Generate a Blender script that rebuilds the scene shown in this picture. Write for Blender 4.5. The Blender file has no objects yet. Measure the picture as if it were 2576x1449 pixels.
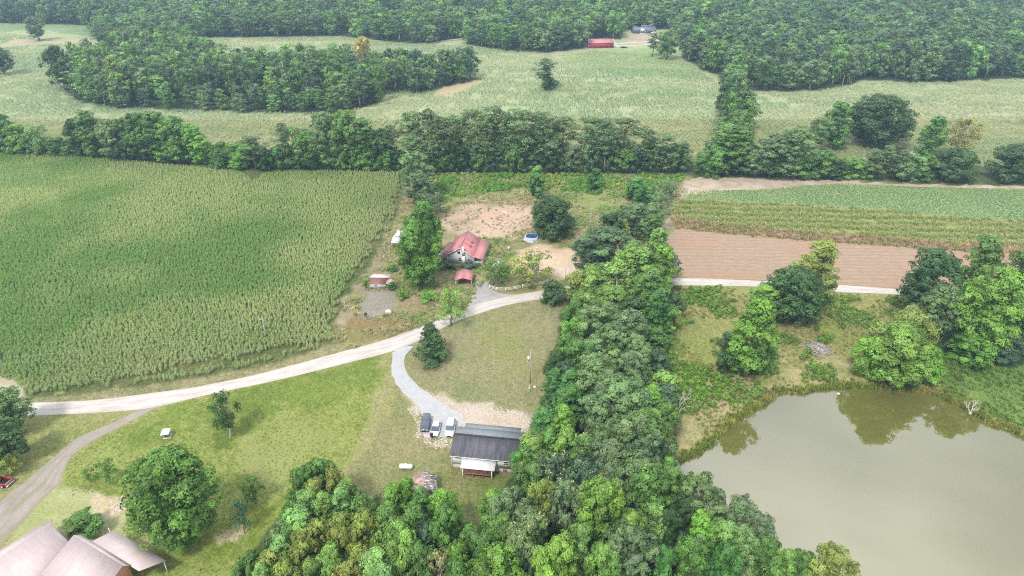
import bpy, bmesh, math, random
import numpy as np
from mathutils import Vector, Matrix, geometry
R = math.radians
SC = bpy.context.scene
COL = SC.collection
rng = np.random.default_rng(7)
random.seed(7)

# ------------------------------------------------------------------ camera
CH, TH, F = 98.5, R(29.05), 1717.33          # height, pitch down, focal length in 2576-px units
cam = bpy.data.cameras.new('camera'); co = bpy.data.objects.new('camera', cam); COL.objects.link(co)
co.location = (0, 0, CH); co.rotation_euler = (math.pi/2-TH, 0, 0)
cam.sensor_width = 36; cam.lens = 24; cam.clip_start = 1; cam.clip_end = 9000
SC.camera = co

# ------------------------------------------------------------------ sky, sun, exposure
SUN_EL, SUN_AZ = R(52), R(-152)               # azimuth measured from +Y towards +X
w = bpy.data.worlds.new("World"); SC.world = w; w.use_nodes = True
nt = w.node_tree; nt.nodes.clear()
out = nt.nodes.new('ShaderNodeOutputWorld'); bg = nt.nodes.new('ShaderNodeBackground')
sky = nt.nodes.new('ShaderNodeTexSky'); sky.sky_type = 'NISHITA'; sky.sun_disc = False
sky.sun_elevation = SUN_EL; sky.sun_rotation = SUN_AZ; sky.air_density = 1.2; sky.dust_density = 2.0
tc = nt.nodes.new('ShaderNodeTexCoord'); mp = nt.nodes.new('ShaderNodeMapping'); mp.inputs['Scale'].default_value = (1, 1, 2.6)
no = nt.nodes.new('ShaderNodeTexNoise'); no.inputs['Scale'].default_value = 2.3; no.inputs['Detail'].default_value = 5; no.inputs['Roughness'].default_value = .5
cr = nt.nodes.new('ShaderNodeValToRGB'); cr.color_ramp.elements[0].position = .30; cr.color_ramp.elements[0].color = (.62, .62, .62, 1)
cr.color_ramp.elements[1].position = .62; cr.color_ramp.elements[1].color = (.98, .98, .98, 1)
mx = nt.nodes.new('ShaderNodeMix'); mx.data_type = 'RGBA'
no2 = nt.nodes.new('ShaderNodeTexNoise'); no2.inputs['Scale'].default_value = 1.7; no2.inputs['Detail'].default_value = 3
cr2 = nt.nodes.new('ShaderNodeValToRGB'); cr2.color_ramp.elements[0].position = .35; cr2.color_ramp.elements[0].color = (5.6, 5.9, 6.7, 1)
cr2.color_ramp.elements[1].position = .65; cr2.color_ramp.elements[1].color = (12.8, 12.5, 12.1, 1)
L = nt.links.new
L(tc.outputs['Generated'], mp.inputs[0]); L(mp.outputs[0], no.inputs[0]); L(mp.outputs[0], no2.inputs[0])
L(no.outputs[0], cr.inputs[0]); L(no2.outputs[0], cr2.inputs[0]); L(cr.outputs[0], mx.inputs['Factor'])
sx = nt.nodes.new('ShaderNodeSeparateXYZ'); L(tc.outputs['Generated'], sx.inputs[0]); rm = nt.nodes.new('ShaderNodeMapRange'); rm.inputs[1].default_value = .1; rm.inputs[2].default_value = .8; rm.inputs[3].default_value = 1; rm.inputs[4].default_value = 1.9; L(sx.outputs[1], rm.inputs[0])
ml = nt.nodes.new('ShaderNodeVectorMath'); ml.operation = 'SCALE'; L(cr2.outputs[0], ml.inputs[0]); L(rm.outputs[0], ml.inputs['Scale'])
L(sky.outputs[0], mx.inputs[6]); L(ml.outputs[0], mx.inputs[7]); L(mx.outputs[2], bg.inputs[0]); L(bg.outputs[0], out.inputs[0])
bg.inputs[1].default_value = 0.085
sl = bpy.data.lights.new('sun', 'SUN'); so = bpy.data.objects.new('sun', sl); COL.objects.link(so)
sl.energy = 2.6; sl.angle = R(9); sl.color = (1, .95, .87)
sd = Vector((math.sin(SUN_AZ)*math.cos(SUN_EL), math.cos(SUN_AZ)*math.cos(SUN_EL), math.sin(SUN_EL)))
so.rotation_euler = sd.to_track_quat('Z', 'Y').to_euler(); so.location = (0, 100, 300)
SC.view_settings.view_transform = 'Standard'; SC.view_settings.look = 'None'
SC.view_settings.gamma = 1; SC.view_settings.exposure = 0.74
SC.cycles.pixel_filter_type = 'BLACKMAN_HARRIS'; SC.cycles.filter_width = 1.1; SC.cycles.use_denoising = False
SC.cycles.max_bounces = 6; SC.cycles.diffuse_bounces = 3; SC.cycles.glossy_bounces = 2; SC.cycles.transmission_bounces = 2
SC.cycles.volume_bounces = 0; SC.cycles.transparent_max_bounces = 4

# ------------------------------------------------------------------ survey helpers (photo pixel <-> ground metres)
def ray(u, v):
    a = (u-1288)/F; b = -(v-724.5)/F
    return Vector((a, math.cos(TH)+b*math.sin(TH), -math.sin(TH)+b*math.cos(TH)))
def G(u, v, z=0.0):
    d = ray(u, v); t = (z-CH)/d.z
    return Vector((d.x*t, d.y*t, z))
def proj(x, y, z):
    dz = z-CH; dep = y*math.cos(TH)-dz*math.sin(TH)
    return 1288+F*x/dep, 724.5-F*(y*math.sin(TH)+dz*math.cos(TH))/dep, dep
def ppm(p): return F/proj(*p)[2]
def top_height(base, vtop):
    lo, hi = .2, 60
    for _ in range(40):
        m = (lo+hi)/2
        if proj(base.x, base.y, m)[1] > vtop: lo = m
        else: hi = m
    return lo
def GP(pts, z=0.0): return [(G(u, v, z).x, G(u, v, z).y) for u, v in pts]
def inpoly(X, Y, poly):
    res = np.zeros(X.shape, bool); n = len(poly)
    bx = [p[0] for p in poly]; by = [p[1] for p in poly]
    m = (X >= min(bx)) & (X <= max(bx)) & (Y >= min(by)) & (Y <= max(by))
    if not m.any(): return res
    x, y = X[m], Y[m]; r = np.zeros(x.shape, bool)
    for i in range(n):
        x1, y1 = poly[i]; x2, y2 = poly[i-1]
        if y1 == y2: continue
        c = ((y1 > y) != (y2 > y)) & (x < (x2-x1)*(y-y1)/(y2-y1)+x1); r ^= c
    res[m] = r; return res
def vnoise(x, y, s, seed=0):
    x = x/s+seed*17.3; y = y/s+seed*9.1
    xi = np.floor(x).astype(np.int64); yi = np.floor(y).astype(np.int64); fx = x-xi; fy = y-yi
    fx = fx*fx*(3-2*fx); fy = fy*fy*(3-2*fy)
    def h(a, b):
        n = (a*374761393+b*668265263+seed*1442695) & 0x7fffffff; n = ((n ^ (n >> 13))*1274126177) & 0x7fffffff
        return ((n ^ (n >> 16)) & 0xffff)/65535.0
    return (h(xi, yi)*(1-fx)+h(xi+1, yi)*fx)*(1-fy)+(h(xi, yi+1)*(1-fx)+h(xi+1, yi+1)*fx)*fy
def fbm(x, y, s, seed=0): return .55*vnoise(x, y, s, seed)+.3*vnoise(x, y, s/2.1, seed+1)+.15*vnoise(x, y, s/4.3, seed+2)
def lin(c): c = c/255.0; return c/12.92 if c <= .04045 else ((c+.055)/1.055)**2.4
ALB = 1.8
def C(r, g, b): return (lin(r)/ALB, lin(g)/ALB, lin(b)/ALB)

# ------------------------------------------------------------------ mesh + object helpers
def mesh_from(name, V, Fc, smooth=False):
    me = bpy.data.meshes.new(name)
    V = np.asarray(V, np.float32); me.vertices.add(len(V)); me.vertices.foreach_set('co', V.ravel())
    if isinstance(Fc, np.ndarray): lens = np.full(len(Fc), Fc.shape[1]); flat = Fc.ravel()
    else: lens = np.array([len(f) for f in Fc]); flat = np.array([i for f in Fc for i in f])
    me.loops.add(int(lens.sum())); me.loops.foreach_set('vertex_index', flat.astype(np.int32))
    me.polygons.add(len(lens)); me.polygons.foreach_set('loop_start', np.concatenate([[0], np.cumsum(lens)[:-1]]).astype(np.int32))
    me.polygons.foreach_set('loop_total', lens.astype(np.int32))
    if smooth: me.polygons.foreach_set('use_smooth', np.ones(len(lens), bool))
    me.update(); me.validate(); return me
def tag(o, label=None, cat=None, group=None, kind=None):
    if label: o['label'] = label
    if cat: o['category'] = cat
    if group: o['group'] = group
    if kind: o['kind'] = kind
    return o
def empty(name, loc, rz=0, label=None, cat=None, group=None):
    o = bpy.data.objects.new(name, None); o.empty_display_size = .5; o.location = loc; o.rotation_euler = (0, 0, rz)
    COL.objects.link(o); return tag(o, label, cat, group)
def link(name, me, mat=None, parent=None):
    o = bpy.data.objects.new(name, me); COL.objects.link(o); o.parent = parent
    if mat is not None and len(me.materials) == 0: me.materials.append(mat)
    return o
class MB:
    def __init__(s): s.v = []; s.f = []
    def add(s, V, Fc):
        b = len(s.v); s.v += [tuple(p) for p in V]; s.f += [tuple(i+b for i in f) for f in Fc]; return s
    def box(s, x0, y0, z0, x1, y1, z1):
        return s.add([(x0,y0,z0),(x1,y0,z0),(x1,y1,z0),(x0,y1,z0),(x0,y0,z1),(x1,y0,z1),(x1,y1,z1),(x0,y1,z1)],
                     [(0,3,2,1),(4,5,6,7),(0,1,5,4),(1,2,6,5),(2,3,7,6),(3,0,4,7)])
    def slab(s, quad, t):                     # a sheet of 3-4 corners given thickness downwards
        n = len(quad); q = [Vector(p) for p in quad]
        lo = [p-Vector((0,0,t)) for p in q]
        return s.add(q+lo, [tuple(range(n)), tuple(range(2*n-1, n-1, -1))]+[(i, n+i, n+(i+1)%n, (i+1)%n) for i in range(n)])
    def prism(s, prof, y0, y1):               # closed (x,z) outline run from y0 to y1
        n = len(prof); V = [(x, y0, z) for x, z in prof]+[(x, y1, z) for x, z in prof]
        return s.add(V, [tuple(range(n)), tuple(range(2*n-1, n-1, -1))]+[(i, n+i, n+(i+1)%n, (i+1)%n) for i in range(n)])
    def tube(s, pts, rads, n=6):
        pts = [Vector(p) for p in pts]; b = len(s.v); m = len(pts)
        if not hasattr(rads, '__len__'): rads = [rads]*m
        for i, p in enumerate(pts):
            d = (pts[min(i+1, m-1)]-pts[max(i-1, 0)]).normalized()
            a = d.cross(Vector((0, 0, 1)) if abs(d.z) < .9 else Vector((1, 0, 0))).normalized(); c = d.cross(a)
            for k in range(n):
                t = 2*math.pi*k/n; s.v.append(tuple(p+(a*math.cos(t)+c*math.sin(t))*rads[i]))
        for i in range(m-1):
            for k in range(n):
                s.f.append((b+i*n+k, b+i*n+(k+1)%n, b+(i+1)*n+(k+1)%n, b+(i+1)*n+k))
        s.f.append(tuple(b+k for k in range(n-1, -1, -1))); s.f.append(tuple(b+(m-1)*n+k for k in range(n)))
        return s
    def disc(s, c, r, z0, z1, n=24, r1=None):
        r1 = r if r1 is None else r1
        V = [(c[0]+r*math.cos(2*math.pi*k/n), c[1]+r*math.sin(2*math.pi*k/n), z0) for k in range(n)]
        V += [(c[0]+r1*math.cos(2*math.pi*k/n), c[1]+r1*math.sin(2*math.pi*k/n), z1) for k in range(n)]
        return s.add(V, [tuple(range(n-1, -1, -1)), tuple(range(n, 2*n))]+[(k, (k+1)%n, n+(k+1)%n, n+k) for k in range(n)])
    def build(s, name, mat=None, parent=None, smooth=False, bevel=0):
        me = mesh_from(name, s.v, s.f, smooth)
        if bevel:
            bm = bmesh.new(); bm.from_mesh(me); bmesh.ops.recalc_face_normals(bm, faces=bm.faces)
            bmesh.ops.bevel(bm, geom=list(bm.edges), offset=bevel, segments=2, affect='EDGES', profile=.6); bm.to_mesh(me); bm.free()
        else:
            bm = bmesh.new(); bm.from_mesh(me); bmesh.ops.recalc_face_normals(bm, faces=bm.faces); bm.to_mesh(me); bm.free()
        return link(name, me, mat, parent)

# ------------------------------------------------------------------ materials
MATS = {}
class NT:
    def __init__(s, name):
        s.m = bpy.data.materials.new(name); s.m.use_nodes = True; s.t = s.m.node_tree; s.t.nodes.clear()
        s.out = s.n('OutputMaterial')
    def n(s, t, **kw):
        nd = s.t.nodes.new('ShaderNode'+t)
        for k, v in kw.items(): setattr(nd, k, v)
        return nd
    def l(s, a, b): s.t.links.new(a, b)
    def val(s, sock, v):
        if hasattr(v, 'links'): s.l(v, sock)
        else: sock.default_value = v
    def noise(s, scale, vec=None, detail=3, rough=.55):
        nd = s.n('TexNoise'); nd.inputs['Scale'].default_value = scale; nd.inputs['Detail'].default_value = detail; nd.inputs['Roughness'].default_value = rough
        if vec is not None: s.l(vec, nd.inputs['Vector'])
        return nd.outputs[0]
    def ramp(s, fac, stops):
        nd = s.n('ValToRGB'); e = nd.color_ramp.elements
        while len(e) < len(stops): e.new(.5)
        for i, (p, c) in enumerate(stops):
            e[i].position = p; e[i].color = (c if len(c) == 4 else (*c, 1)) if hasattr(c, '__len__') else (c, c, c, 1)
        s.l(fac, nd.inputs[0]); return nd.outputs[0]
    def mix(s, f, a, b, mode='MIX'):
        nd = s.n('Mix', data_type='RGBA', blend_type=mode)
        s.val(nd.inputs[0], f)
        for sock, v in ((nd.inputs[6], a), (nd.inputs[7], b)):
            if hasattr(v, 'links'): s.l(v, sock)
            else: sock.default_value = (*v, 1) if len(v) == 3 else v
        return nd.outputs[2]
    def math(s, op, a, b=0.0):
        nd = s.n('Math', operation=op); s.val(nd.inputs[0], a); s.val(nd.inputs[1], b); return nd.outputs[0]
    def pos(s, scale=None, rotz=0):
        g = s.n('NewGeometry').outputs['Position']
        if scale is None:       # turned off the world axes, so the noise lattice never lines up with the ground
            m = s.n('Mapping'); m.inputs['Rotation'].default_value = (.62, .41, .83); s.l(g, m.inputs[0]); return m.outputs[0]
        m = s.n('Mapping'); m.inputs['Scale'].default_value = scale; m.inputs['Rotation'].default_value = (0, 0, rotz); s.l(g, m.inputs[0]); return m.outputs[0]
    def obj(s, scale=(1, 1, 1)):
        m = s.n('Mapping'); m.inputs['Scale'].default_value = scale; s.l(s.n('TexCoord').outputs['Object'], m.inputs[0]); return m.outputs[0]
    def bump(s, h, st=.5, dist=.1):
        b = s.n('Bump'); b.inputs['Strength'].default_value = st; b.inputs['Distance'].default_value = dist; s.l(h, b.inputs['Height']); return b.outputs[0]
    def princ(s, col, rough=.8, metal=0, normal=None, spec=.5, ior=None):
        p = s.n('BsdfPrincipled')
        if hasattr(col, 'links'): s.l(col, p.inputs['Base Color'])
        else: p.inputs['Base Color'].default_value = (*col, 1)
        s.val(p.inputs['Roughness'], rough); p.inputs['Metallic'].default_value = metal; p.inputs['Specular IOR Level'].default_value = spec
        if ior: p.inputs['IOR'].default_value = ior
        if normal is not None: s.l(normal, p.inputs['Normal'])
        s.l(p.outputs[0], s.out.inputs[0]); return p
def plain(name, col, rough=.7, var=.12, scale=1.5, metal=0, spec=.4, streak=None):
    if name in MATS: return MATS[name]
    n = NT(name); v = n.obj(streak or (1, 1, 1)); a = n.noise(scale, v, 4)
    f = n.ramp(a, [(.3, 1-var*1.6), (.7, 1+var)])
    n.princ(n.mix(1, col, f, 'MULTIPLY'), rough, metal, spec=spec); MATS[name] = n.m; return n.m
def two(name, a, b, scale=2, lo=.42, hi=.58, rough=.8, streak=(1, 1, 1), bump=0, metal=0):
    if name in MATS: return MATS[name]
    n = NT(name); v = n.obj(streak); k = n.noise(scale, v, 5, .65); f = n.ramp(k, [(lo, 0.0), (hi, 1.0)])
    n.princ(n.mix(f, a, b), rough, metal, n.bump(k, .4, bump) if bump else None); MATS[name] = n.m; return n.m
def ribbed(name, a, b, axis, pitch=.3, scale=1.2, rough=.45, lo=.4, hi=.6):
    """sheet metal with standing ribs; the ribs are bump, the stains are noise drawn out along them"""
    if name in MATS: return MATS[name]
    n = NT(name); o = n.n('TexCoord').outputs['Object']; sp = n.n('SeparateXYZ'); n.l(o, sp.inputs[0])
    w = n.math('SINE', n.math('MULTIPLY', sp.outputs[axis], 2*math.pi/pitch)); w = n.math('POWER', n.math('ABSOLUTE', w), 6)
    st = [1, 1, 1]; st[axis] = 5; k = n.noise(scale, n.obj(tuple(st)), 4, .6)
    f = n.ramp(k, [(lo, 0.0), (hi, 1.0)]); n.princ(n.mix(f, a, b), rough, 0, n.bump(w, .5, .03)); MATS[name] = n.m; return n.m

def foliage(name, instanced, ka=1.45, kb=.42, hue=.5):
    n = NT(name)
    if instanced: t = n.n('Attribute', attribute_name='tint', attribute_type='INSTANCER').outputs['Color']
    else: t = n.n('ObjectInfo').outputs['Color']
    at = n.n('Attribute', attribute_name='leaf'); sp = n.n('SeparateColor'); n.l(at.outputs['Color'], sp.inputs[0])
    f = n.math('MULTIPLY_ADD', sp.outputs[0], ka); f.node.inputs[2].default_value = kb
    c = n.mix(1, t, f, 'MULTIPLY')
    hs = n.mix(n.math('MULTIPLY', sp.outputs[1], hue), c, n.mix(1, c, (1.3, 1.2, .6), 'MULTIPLY'))
    d = n.n('BsdfPrincipled'); n.l(hs, d.inputs['Base Color']); d.inputs['Roughness'].default_value = .55; d.inputs['Specular IOR Level'].default_value = .35
    tr = n.n('BsdfTranslucent'); n.l(n.mix(1, hs, (1.25, 1.3, .6), 'MULTIPLY'), tr.inputs[0])
    mx = n.n('MixShader'); mx.inputs[0].default_value = .30; n.l(d.outputs[0], mx.inputs[1]); n.l(tr.outputs[0], mx.inputs[2]); n.l(mx.outputs[0], n.out.inputs[0])
    return n.m
FOL, FOLI, FOLC = foliage('leaves', False), foliage('leaves_far', True), foliage('crop_leaves', True, .75, .62, .45)
BARK = two('bark', (.16, .13, .10), (.27, .24, .20), 3, streak=(3, 3, .6))
PALEBARK = two('pale_bark', (.38, .36, .32), (.55, .53, .48), 3, streak=(3, 3, .6))

# ------------------------------------------------------------------ regions of the ground (traced, then laid out in metres)
POND_Z = -0.7
POND = GP([(1700,1163),(1751,1143),(1794,1113),(1824,1076),(1861,1046),(1917,1019),(1950,992),(1965,987),(2011,990),(2040,982),(2064,979),(2134,974),(2200,976),
           (2284,983),(2351,990),(2384,1009),(2424,1024),(2467,1049),(2484,1066),(2534,1079),(2576,1099),(2680,1150),(2800,1250),(2860,1449),(2700,1700),(2400,1760),
           (2180,1660),(2080,1540),(1950,1450),(1850,1370),(1760,1260),(1712,1200)], POND_Z)
CORN = GP([(-260,376),(0,384),(167,394),(367,412),(567,431),(610,436),(640,452),(668,436),(859,432),(1002,436),(1008,490),(1002,530),(985,580),(953,612),(920,668),
           (878,728),(858,766),(847,810),(853,862),(760,893),(640,926),(500,957),(370,974),(250,987),(150,1001),(75,1004),(62,985),(40,960),(0,950),(-60,960),(-260,960)])
def dist_poly(X, Y, poly):
    d = np.full(X.shape, 1e9)
    for i in range(len(poly)):
        x1, y1 = poly[i-1]; x2, y2 = poly[i]; dx, dy = x2-x1, y2-y1; q = dx*dx+dy*dy+1e-9
        t = np.clip(((X-x1)*dx+(Y-y1)*dy)/q, 0, 1); d = np.minimum(d, np.hypot(X-x1-t*dx, Y-y1-t*dy))
    return d
def ground_height(X, Y):
    Z = np.zeros(X.shape); m = (X > 20) & (X < 260) & (Y > 40) & (Y < 175)
    d = dist_poly(X[m], Y[m], POND); ins = inpoly(X[m], Y[m], POND)
    Z[m] = np.where(ins, POND_Z-np.clip(d*.25, 0, 1.5), np.where(d < 3, POND_Z*(1-d/3)**1.0, 0)); return Z

A, B = 'a', 'b'
ZONES = [  # (outline, colour a, colour b, edge raggedness in metres); later ones lie on top
 ([(-900,300),(3400,300),(4200,2200),(-1500,2200)], (150,158,98), (172,172,120), 0),
 # hedgerow floor
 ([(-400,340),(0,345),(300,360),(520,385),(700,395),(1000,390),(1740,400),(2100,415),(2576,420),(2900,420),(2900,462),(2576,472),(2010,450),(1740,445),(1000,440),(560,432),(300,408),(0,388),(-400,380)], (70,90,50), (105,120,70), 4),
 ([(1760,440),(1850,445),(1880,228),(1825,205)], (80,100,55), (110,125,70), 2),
 ([(-300,376),(0,382),(167,393),(367,410),(567,430),(1030,436),(1012,520),(965,612),(930,672),(884,730),(862,768),(850,812),(856,862),(760,897),(640,930),(500,962),(370,980),(150,1008),(-300,1012)], (96,112,62), (128,132,82), 1),
 # verge between corn and road
 ([(853,862),(885,882),(760,915),(640,946),(500,973),(370,992),(250,1007),(60,1016),(75,1002),(250,985),(370,970),(640,924),(760,890)], (140,146,96), (176,166,128), 1),
 ([(-200,935),(30,940),(66,965),(70,1000),(20,1020),(-200,1020)], (214,205,180), (190,186,140), 2),
 ([(-200,385),(330,440),(200,540),(60,560),(-200,520)], (150,160,90), (170,175,105), 8),
 # rough farmyard
 ([(1030,436),(1745,440),(1700,520),(1640,600),(1600,700),(1440,735),(1360,732),(1225,705),(1190,755),(1165,790),(1095,815),(1000,842),(880,882),(852,862),(847,812),(862,765),(884,730),(930,672),(962,612),(1005,540)], (146,146,98), (186,168,132), 2),
 ([(862,790),(960,790),(1060,800),(1095,810),(1000,842),(880,876),(852,850)], (160,136,98), (150,150,98), 2),
 ([(860,760),(890,738),(900,790),(880,810),(855,830)], (200,180,160), (150,150,110), 2),
 ([(885,732),(935,672),(968,615),(985,600),(975,640),(940,700),(905,745)], (176,164,142), (140,142,100), 2),
 ([(920,737),(990,729),(1004,757),(985,788),(940,799),(912,792)], (178,170,163), (160,158,130), 2),
 ([(1040,436),(1740,440),(1660,520),(1560,560),(1440,520),(1340,490),(1200,500),(1100,520),(1060,480)], (150,170,92), (178,176,124), 3),
 ([(1090,434),(1740,441),(1640,470),(1560,478),(1400,462),(1240,468),(1120,500),(1085,490)], (98,146,52), (132,160,72), 3),
 ([(1440,520),(1560,520),(1530,580),(1470,600),(1440,570)], (120,150,80), (170,170,120), 3),
 ([(1100,560),(1125,522),(1185,505),(1270,508),(1345,516),(1350,568),(1310,600),(1230,604),(1140,592)], (232,204,182), (176,160,128), 3),
 ([(1190,520),(1340,522),(1335,560),(1260,570),(1200,560)], (236,208,186), (222,190,165), 3),
 ([(1290,640),(1345,612),(1400,618),(1462,634),(1470,690),(1430,705),(1385,692),(1330,688),(1290,672)], (242,218,190), (222,194,160), 1.2),
 ([(1395,690),(1400,672),(1470,676),(1450,704)], (250,238,228), (236,214,190), 1),
 ([(1416,596),(1450,585),(1500,600),(1500,618),(1450,616)], (236,208,188), (190,170,135), 2),
 ([(1215,600),(1320,600),(1345,612),(1295,640),(1265,625),(1225,650)], (124,142,76), (160,158,110), 2),
 ([(1345,606),(1480,612),(1500,640),(1440,628),(1350,610)], (122,146,74), (156,156,104), 2),
 ([(1232,652),(1268,655),(1266,668),(1240,668)], (232,232,232), (214,210,205), .3),
 ([(1144,722),(1180,718),(1176,745),(1142,750)], (196,182,160), (170,165,120), 1.2),
 ([(1232,716),(1390,690),(1440,710),(1370,728),(1290,738),(1250,735)], (132,146,74), (158,152,98), .8),
 # lawns
 ([(1020,870),(1100,826),(1260,772),(1362,752),(1425,745),(1425,850),(1380,960),(1350,1060),(1310,1090),(1165,1060),(1100,1010),(1040,960),(1016,915)], (146,154,104), (168,162,122), .5),
 ([(1230,800),(1330,790),(1340,900),(1240,930),(1190,880)], (150,160,98), (166,162,110), 6),
 ([(1320,880),(1352,860),(1350,960),(1320,1010)], (166,156,110), (156,158,104), 4),
 ([(1040,964),(1070,978),(1120,1003),(1165,1022),(1230,1015),(1300,1033),(1345,1050),(1335,1090),(1165,1080),(1165,1048),(1110,1020)], (236,220,206), (184,174,138), 1.6),
 ([(1180,1035),(1300,1045),(1330,1062),(1310,1085),(1180,1068)], (240,224,208), (206,180,150), 1.5),
 ([(1062,1010),(1040,1000),(1012,985),(1030,1015),(1056,1045),(1050,1090),(1075,1125),(1140,1135),(1140,1100),(1066,1098)], (230,216,194), (176,172,130), 1.5),
 ([(960,893),(990,884),(1000,980),(1050,1040),(1064,1098),(1140,1110),(1330,1130),(1300,1330),(1150,1340),(1000,1300),(840,1225),(880,1170),(930,1050),(950,960)], (144,152,98), (166,160,116), 1),
 ([(960,893),(990,884),(1000,960),(975,1050),(930,1130),(880,1190),(850,1200),(900,1120),(940,1020)], (160,164,104), (178,172,124), 1),
 ([(1130,1130),(1330,1150),(1240,1290),(1150,1320),(1060,1260),(1080,1180)], (128,142,78), (158,150,106), 5),
 ([(1100,1110),(1140,1108),(1140,1180),(1100,1190)], (126,146,76), (164,156,116), 3),
 ([(150,1190),(210,1128),(300,1078),(420,1018),(560,988),(700,958),(958,894),(948,960),(928,1050),(880,1165),(840,1225),(700,1300),(560,1500),(330,1500),(300,1400),(240,1330),(180,1250)], (138,154,74), (164,174,98), .6),
 ([(420,1020),(700,960),(955,896),(945,960),(900,1010),(760,1020),(600,1050),(480,1080),(400,1120),(330,1110)], (118,144,60), (142,160,76), 6),
 ([(640,1090),(900,1080),(880,1150),(800,1200),(680,1260),(560,1200)], (170,178,110), (154,164,88), 8),
 ([(560,1290),(720,1250),(660,1400),(520,1449),(480,1400)], (122,148,58), (150,162,74), 5),
 ([(480,985),(640,1010),(650,1110),(560,1120),(530,1060)], (112,134,58), (140,156,70), 4),
 ([(1040,1280),(1140,1270),(1160,1330),(1080,1340)], (150,150,100), (130,140,80), 4),
 ([(-200,1050),(330,1034),(250,1074),(165,1120),(80,1192),(-200,1330)], (146,158,88), (170,170,112), 1),
 ([(150,1185),(180,1230),(260,1255),(330,1290),(310,1350),(230,1370),(90,1380),(-20,1420),(60,1300),(110,1245)], (204,206,158), (176,184,116), 2),
 ([(240,1250),(300,1248),(315,1285),(250,1300)], (232,212,176), (190,186,130), 2.5),
 ([(540,1320),(600,1330),(620,1350),(560,1345)], (228,208,178), (170,172,100), 2),
 ([(290,1355),(345,1350),(390,1420),(350,1430)], (198,186,142), (150,160,84), 2),
 ([(820,1150),(880,1175),(860,1200),(800,1195)], (206,192,152), (166,172,100), 2),
 # pasture by the pond
 ([(1650,722),(1930,722),(2300,745),(2300,790),(2700,790),(2900,1300),(2576,1110),(2351,975),(2134,960),(1957,975),(1861,1032),(1717,1140),(1640,1160),(1620,900)], (150,158,88), (178,174,118), .8),
 ([(1690,1060),(1760,980),(1950,930),(2140,900),(2150,935),(1957,972),(1861,1030),(1720,1140),(1680,1140)], (176,172,118), (198,184,142), 5),
 ([(1650,850),(1800,840),(1830,880),(1760,960),(1650,950)], (120,156,68), (164,168,98), 4),
 ([(2340,870),(2700,850),(2800,1200),(2576,1095),(2440,1020),(2360,975)], (116,150,72), (146,166,88), 4),
 ([(2050,800),(2260,790),(2280,860),(2150,890),(2060,860)], (130,158,74), (170,168,104), 5),
 ([(2360,985),(2440,1020),(2576,1092),(2576,1078),(2450,1005),(2370,968)], (134,142,70), (110,126,58), .8),
 # wooded floors
 ([(1425,745),(1560,700),(1690,640),(1700,720),(1690,830),(1640,900),(1690,1080),(1700,1190),(1760,1270),(1950,1460),(2080,1560),(2080,1900),(500,1900),(560,1500),(700,1310),(850,1225),(960,1290),(1100,1345),(1210,1330),(1290,1180),(1345,1080),(1385,960)], (62,78,42), (88,98,56), 2),
 ([(2230,760),(2700,760),(2700,870),(2500,935),(2380,960),(2350,900),(2260,830)], (78,100,52), (100,120,62), 3),
]
FOREST_TOP = [(-300,58),(0,58),(100,61),(213,63),(233,97),(330,130),(430,110),(520,95),(859,91),(959,103),(1025,110),(1090,108),(1175,96),(1175,113),(1292,130),(1375,132),(1469,123),(1475,101),
              (1559,97),(1567,76),(1680,74),(1718,112),(1722,150),(1800,187),(1820,222),(1877,229),(2017,231),(2110,219),(2167,201),(2224,203),(2334,209),(2576,196),(2900,190),(3100,-10),(-500,-10)]
GROVE = [(150,215),(187,251),(267,271),(567,282),(833,286),(965,260),(968,230),(1058,234),(1158,211),(1212,197),(1150,188),(1000,192),(850,172),(700,184),(560,188),(530,150),(430,110),(330,130),(270,155),(200,178)]
ZONES_FAR = [
 (FOREST_TOP, (54,74,48), (70,88,54), 4), (GROVE, (54,74,48), (78,96,58), 4),
 ([(-100,60),(230,64),(236,95),(120,78),(-100,80)], (130,168,112), (160,184,130), 5),
 ([(40,98),(120,103),(230,98),(236,112),(120,112),(0,122),(0,112)], (222,200,168), (190,192,150), 3),
 ([(1100,222),(1150,212),(1212,200),(1215,208),(1160,232),(1090,242)], (224,198,168), (206,196,150), 3),
 ([(1570,86),(1690,78),(1712,92),(1690,106),(1600,112),(1566,106)], (216,196,176), (190,186,150), 4),
 ([(1500,125),(1700,120),(1720,150),(1780,200),(1560,190),(1420,150)], (150,182,118), (172,190,132), 12),
 ([(1380,200),(1750,210),(1790,260),(1560,270),(1300,240)], (152,178,118), (186,194,140), 14),
 ([(1340,280),(1780,300),(1770,400),(1500,390)], (176,186,136), (158,176,118), 12),
 ([(560,298),(1000,300),(1000,330),(600,380),(520,360)], (200,200,152), (190,190,140), 9),
 ([(560,96),(850,94),(880,112),(620,118)], (214,214,172), (196,204,150), 4),
 ([(2060,250),(2576,230),(2576,330),(2300,380),(2000,330)], (186,192,144), (200,200,156), 14),
 ([(0,150),(110,160),(150,240),(0,260)], (160,182,128), (190,198,150), 12),
]
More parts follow.
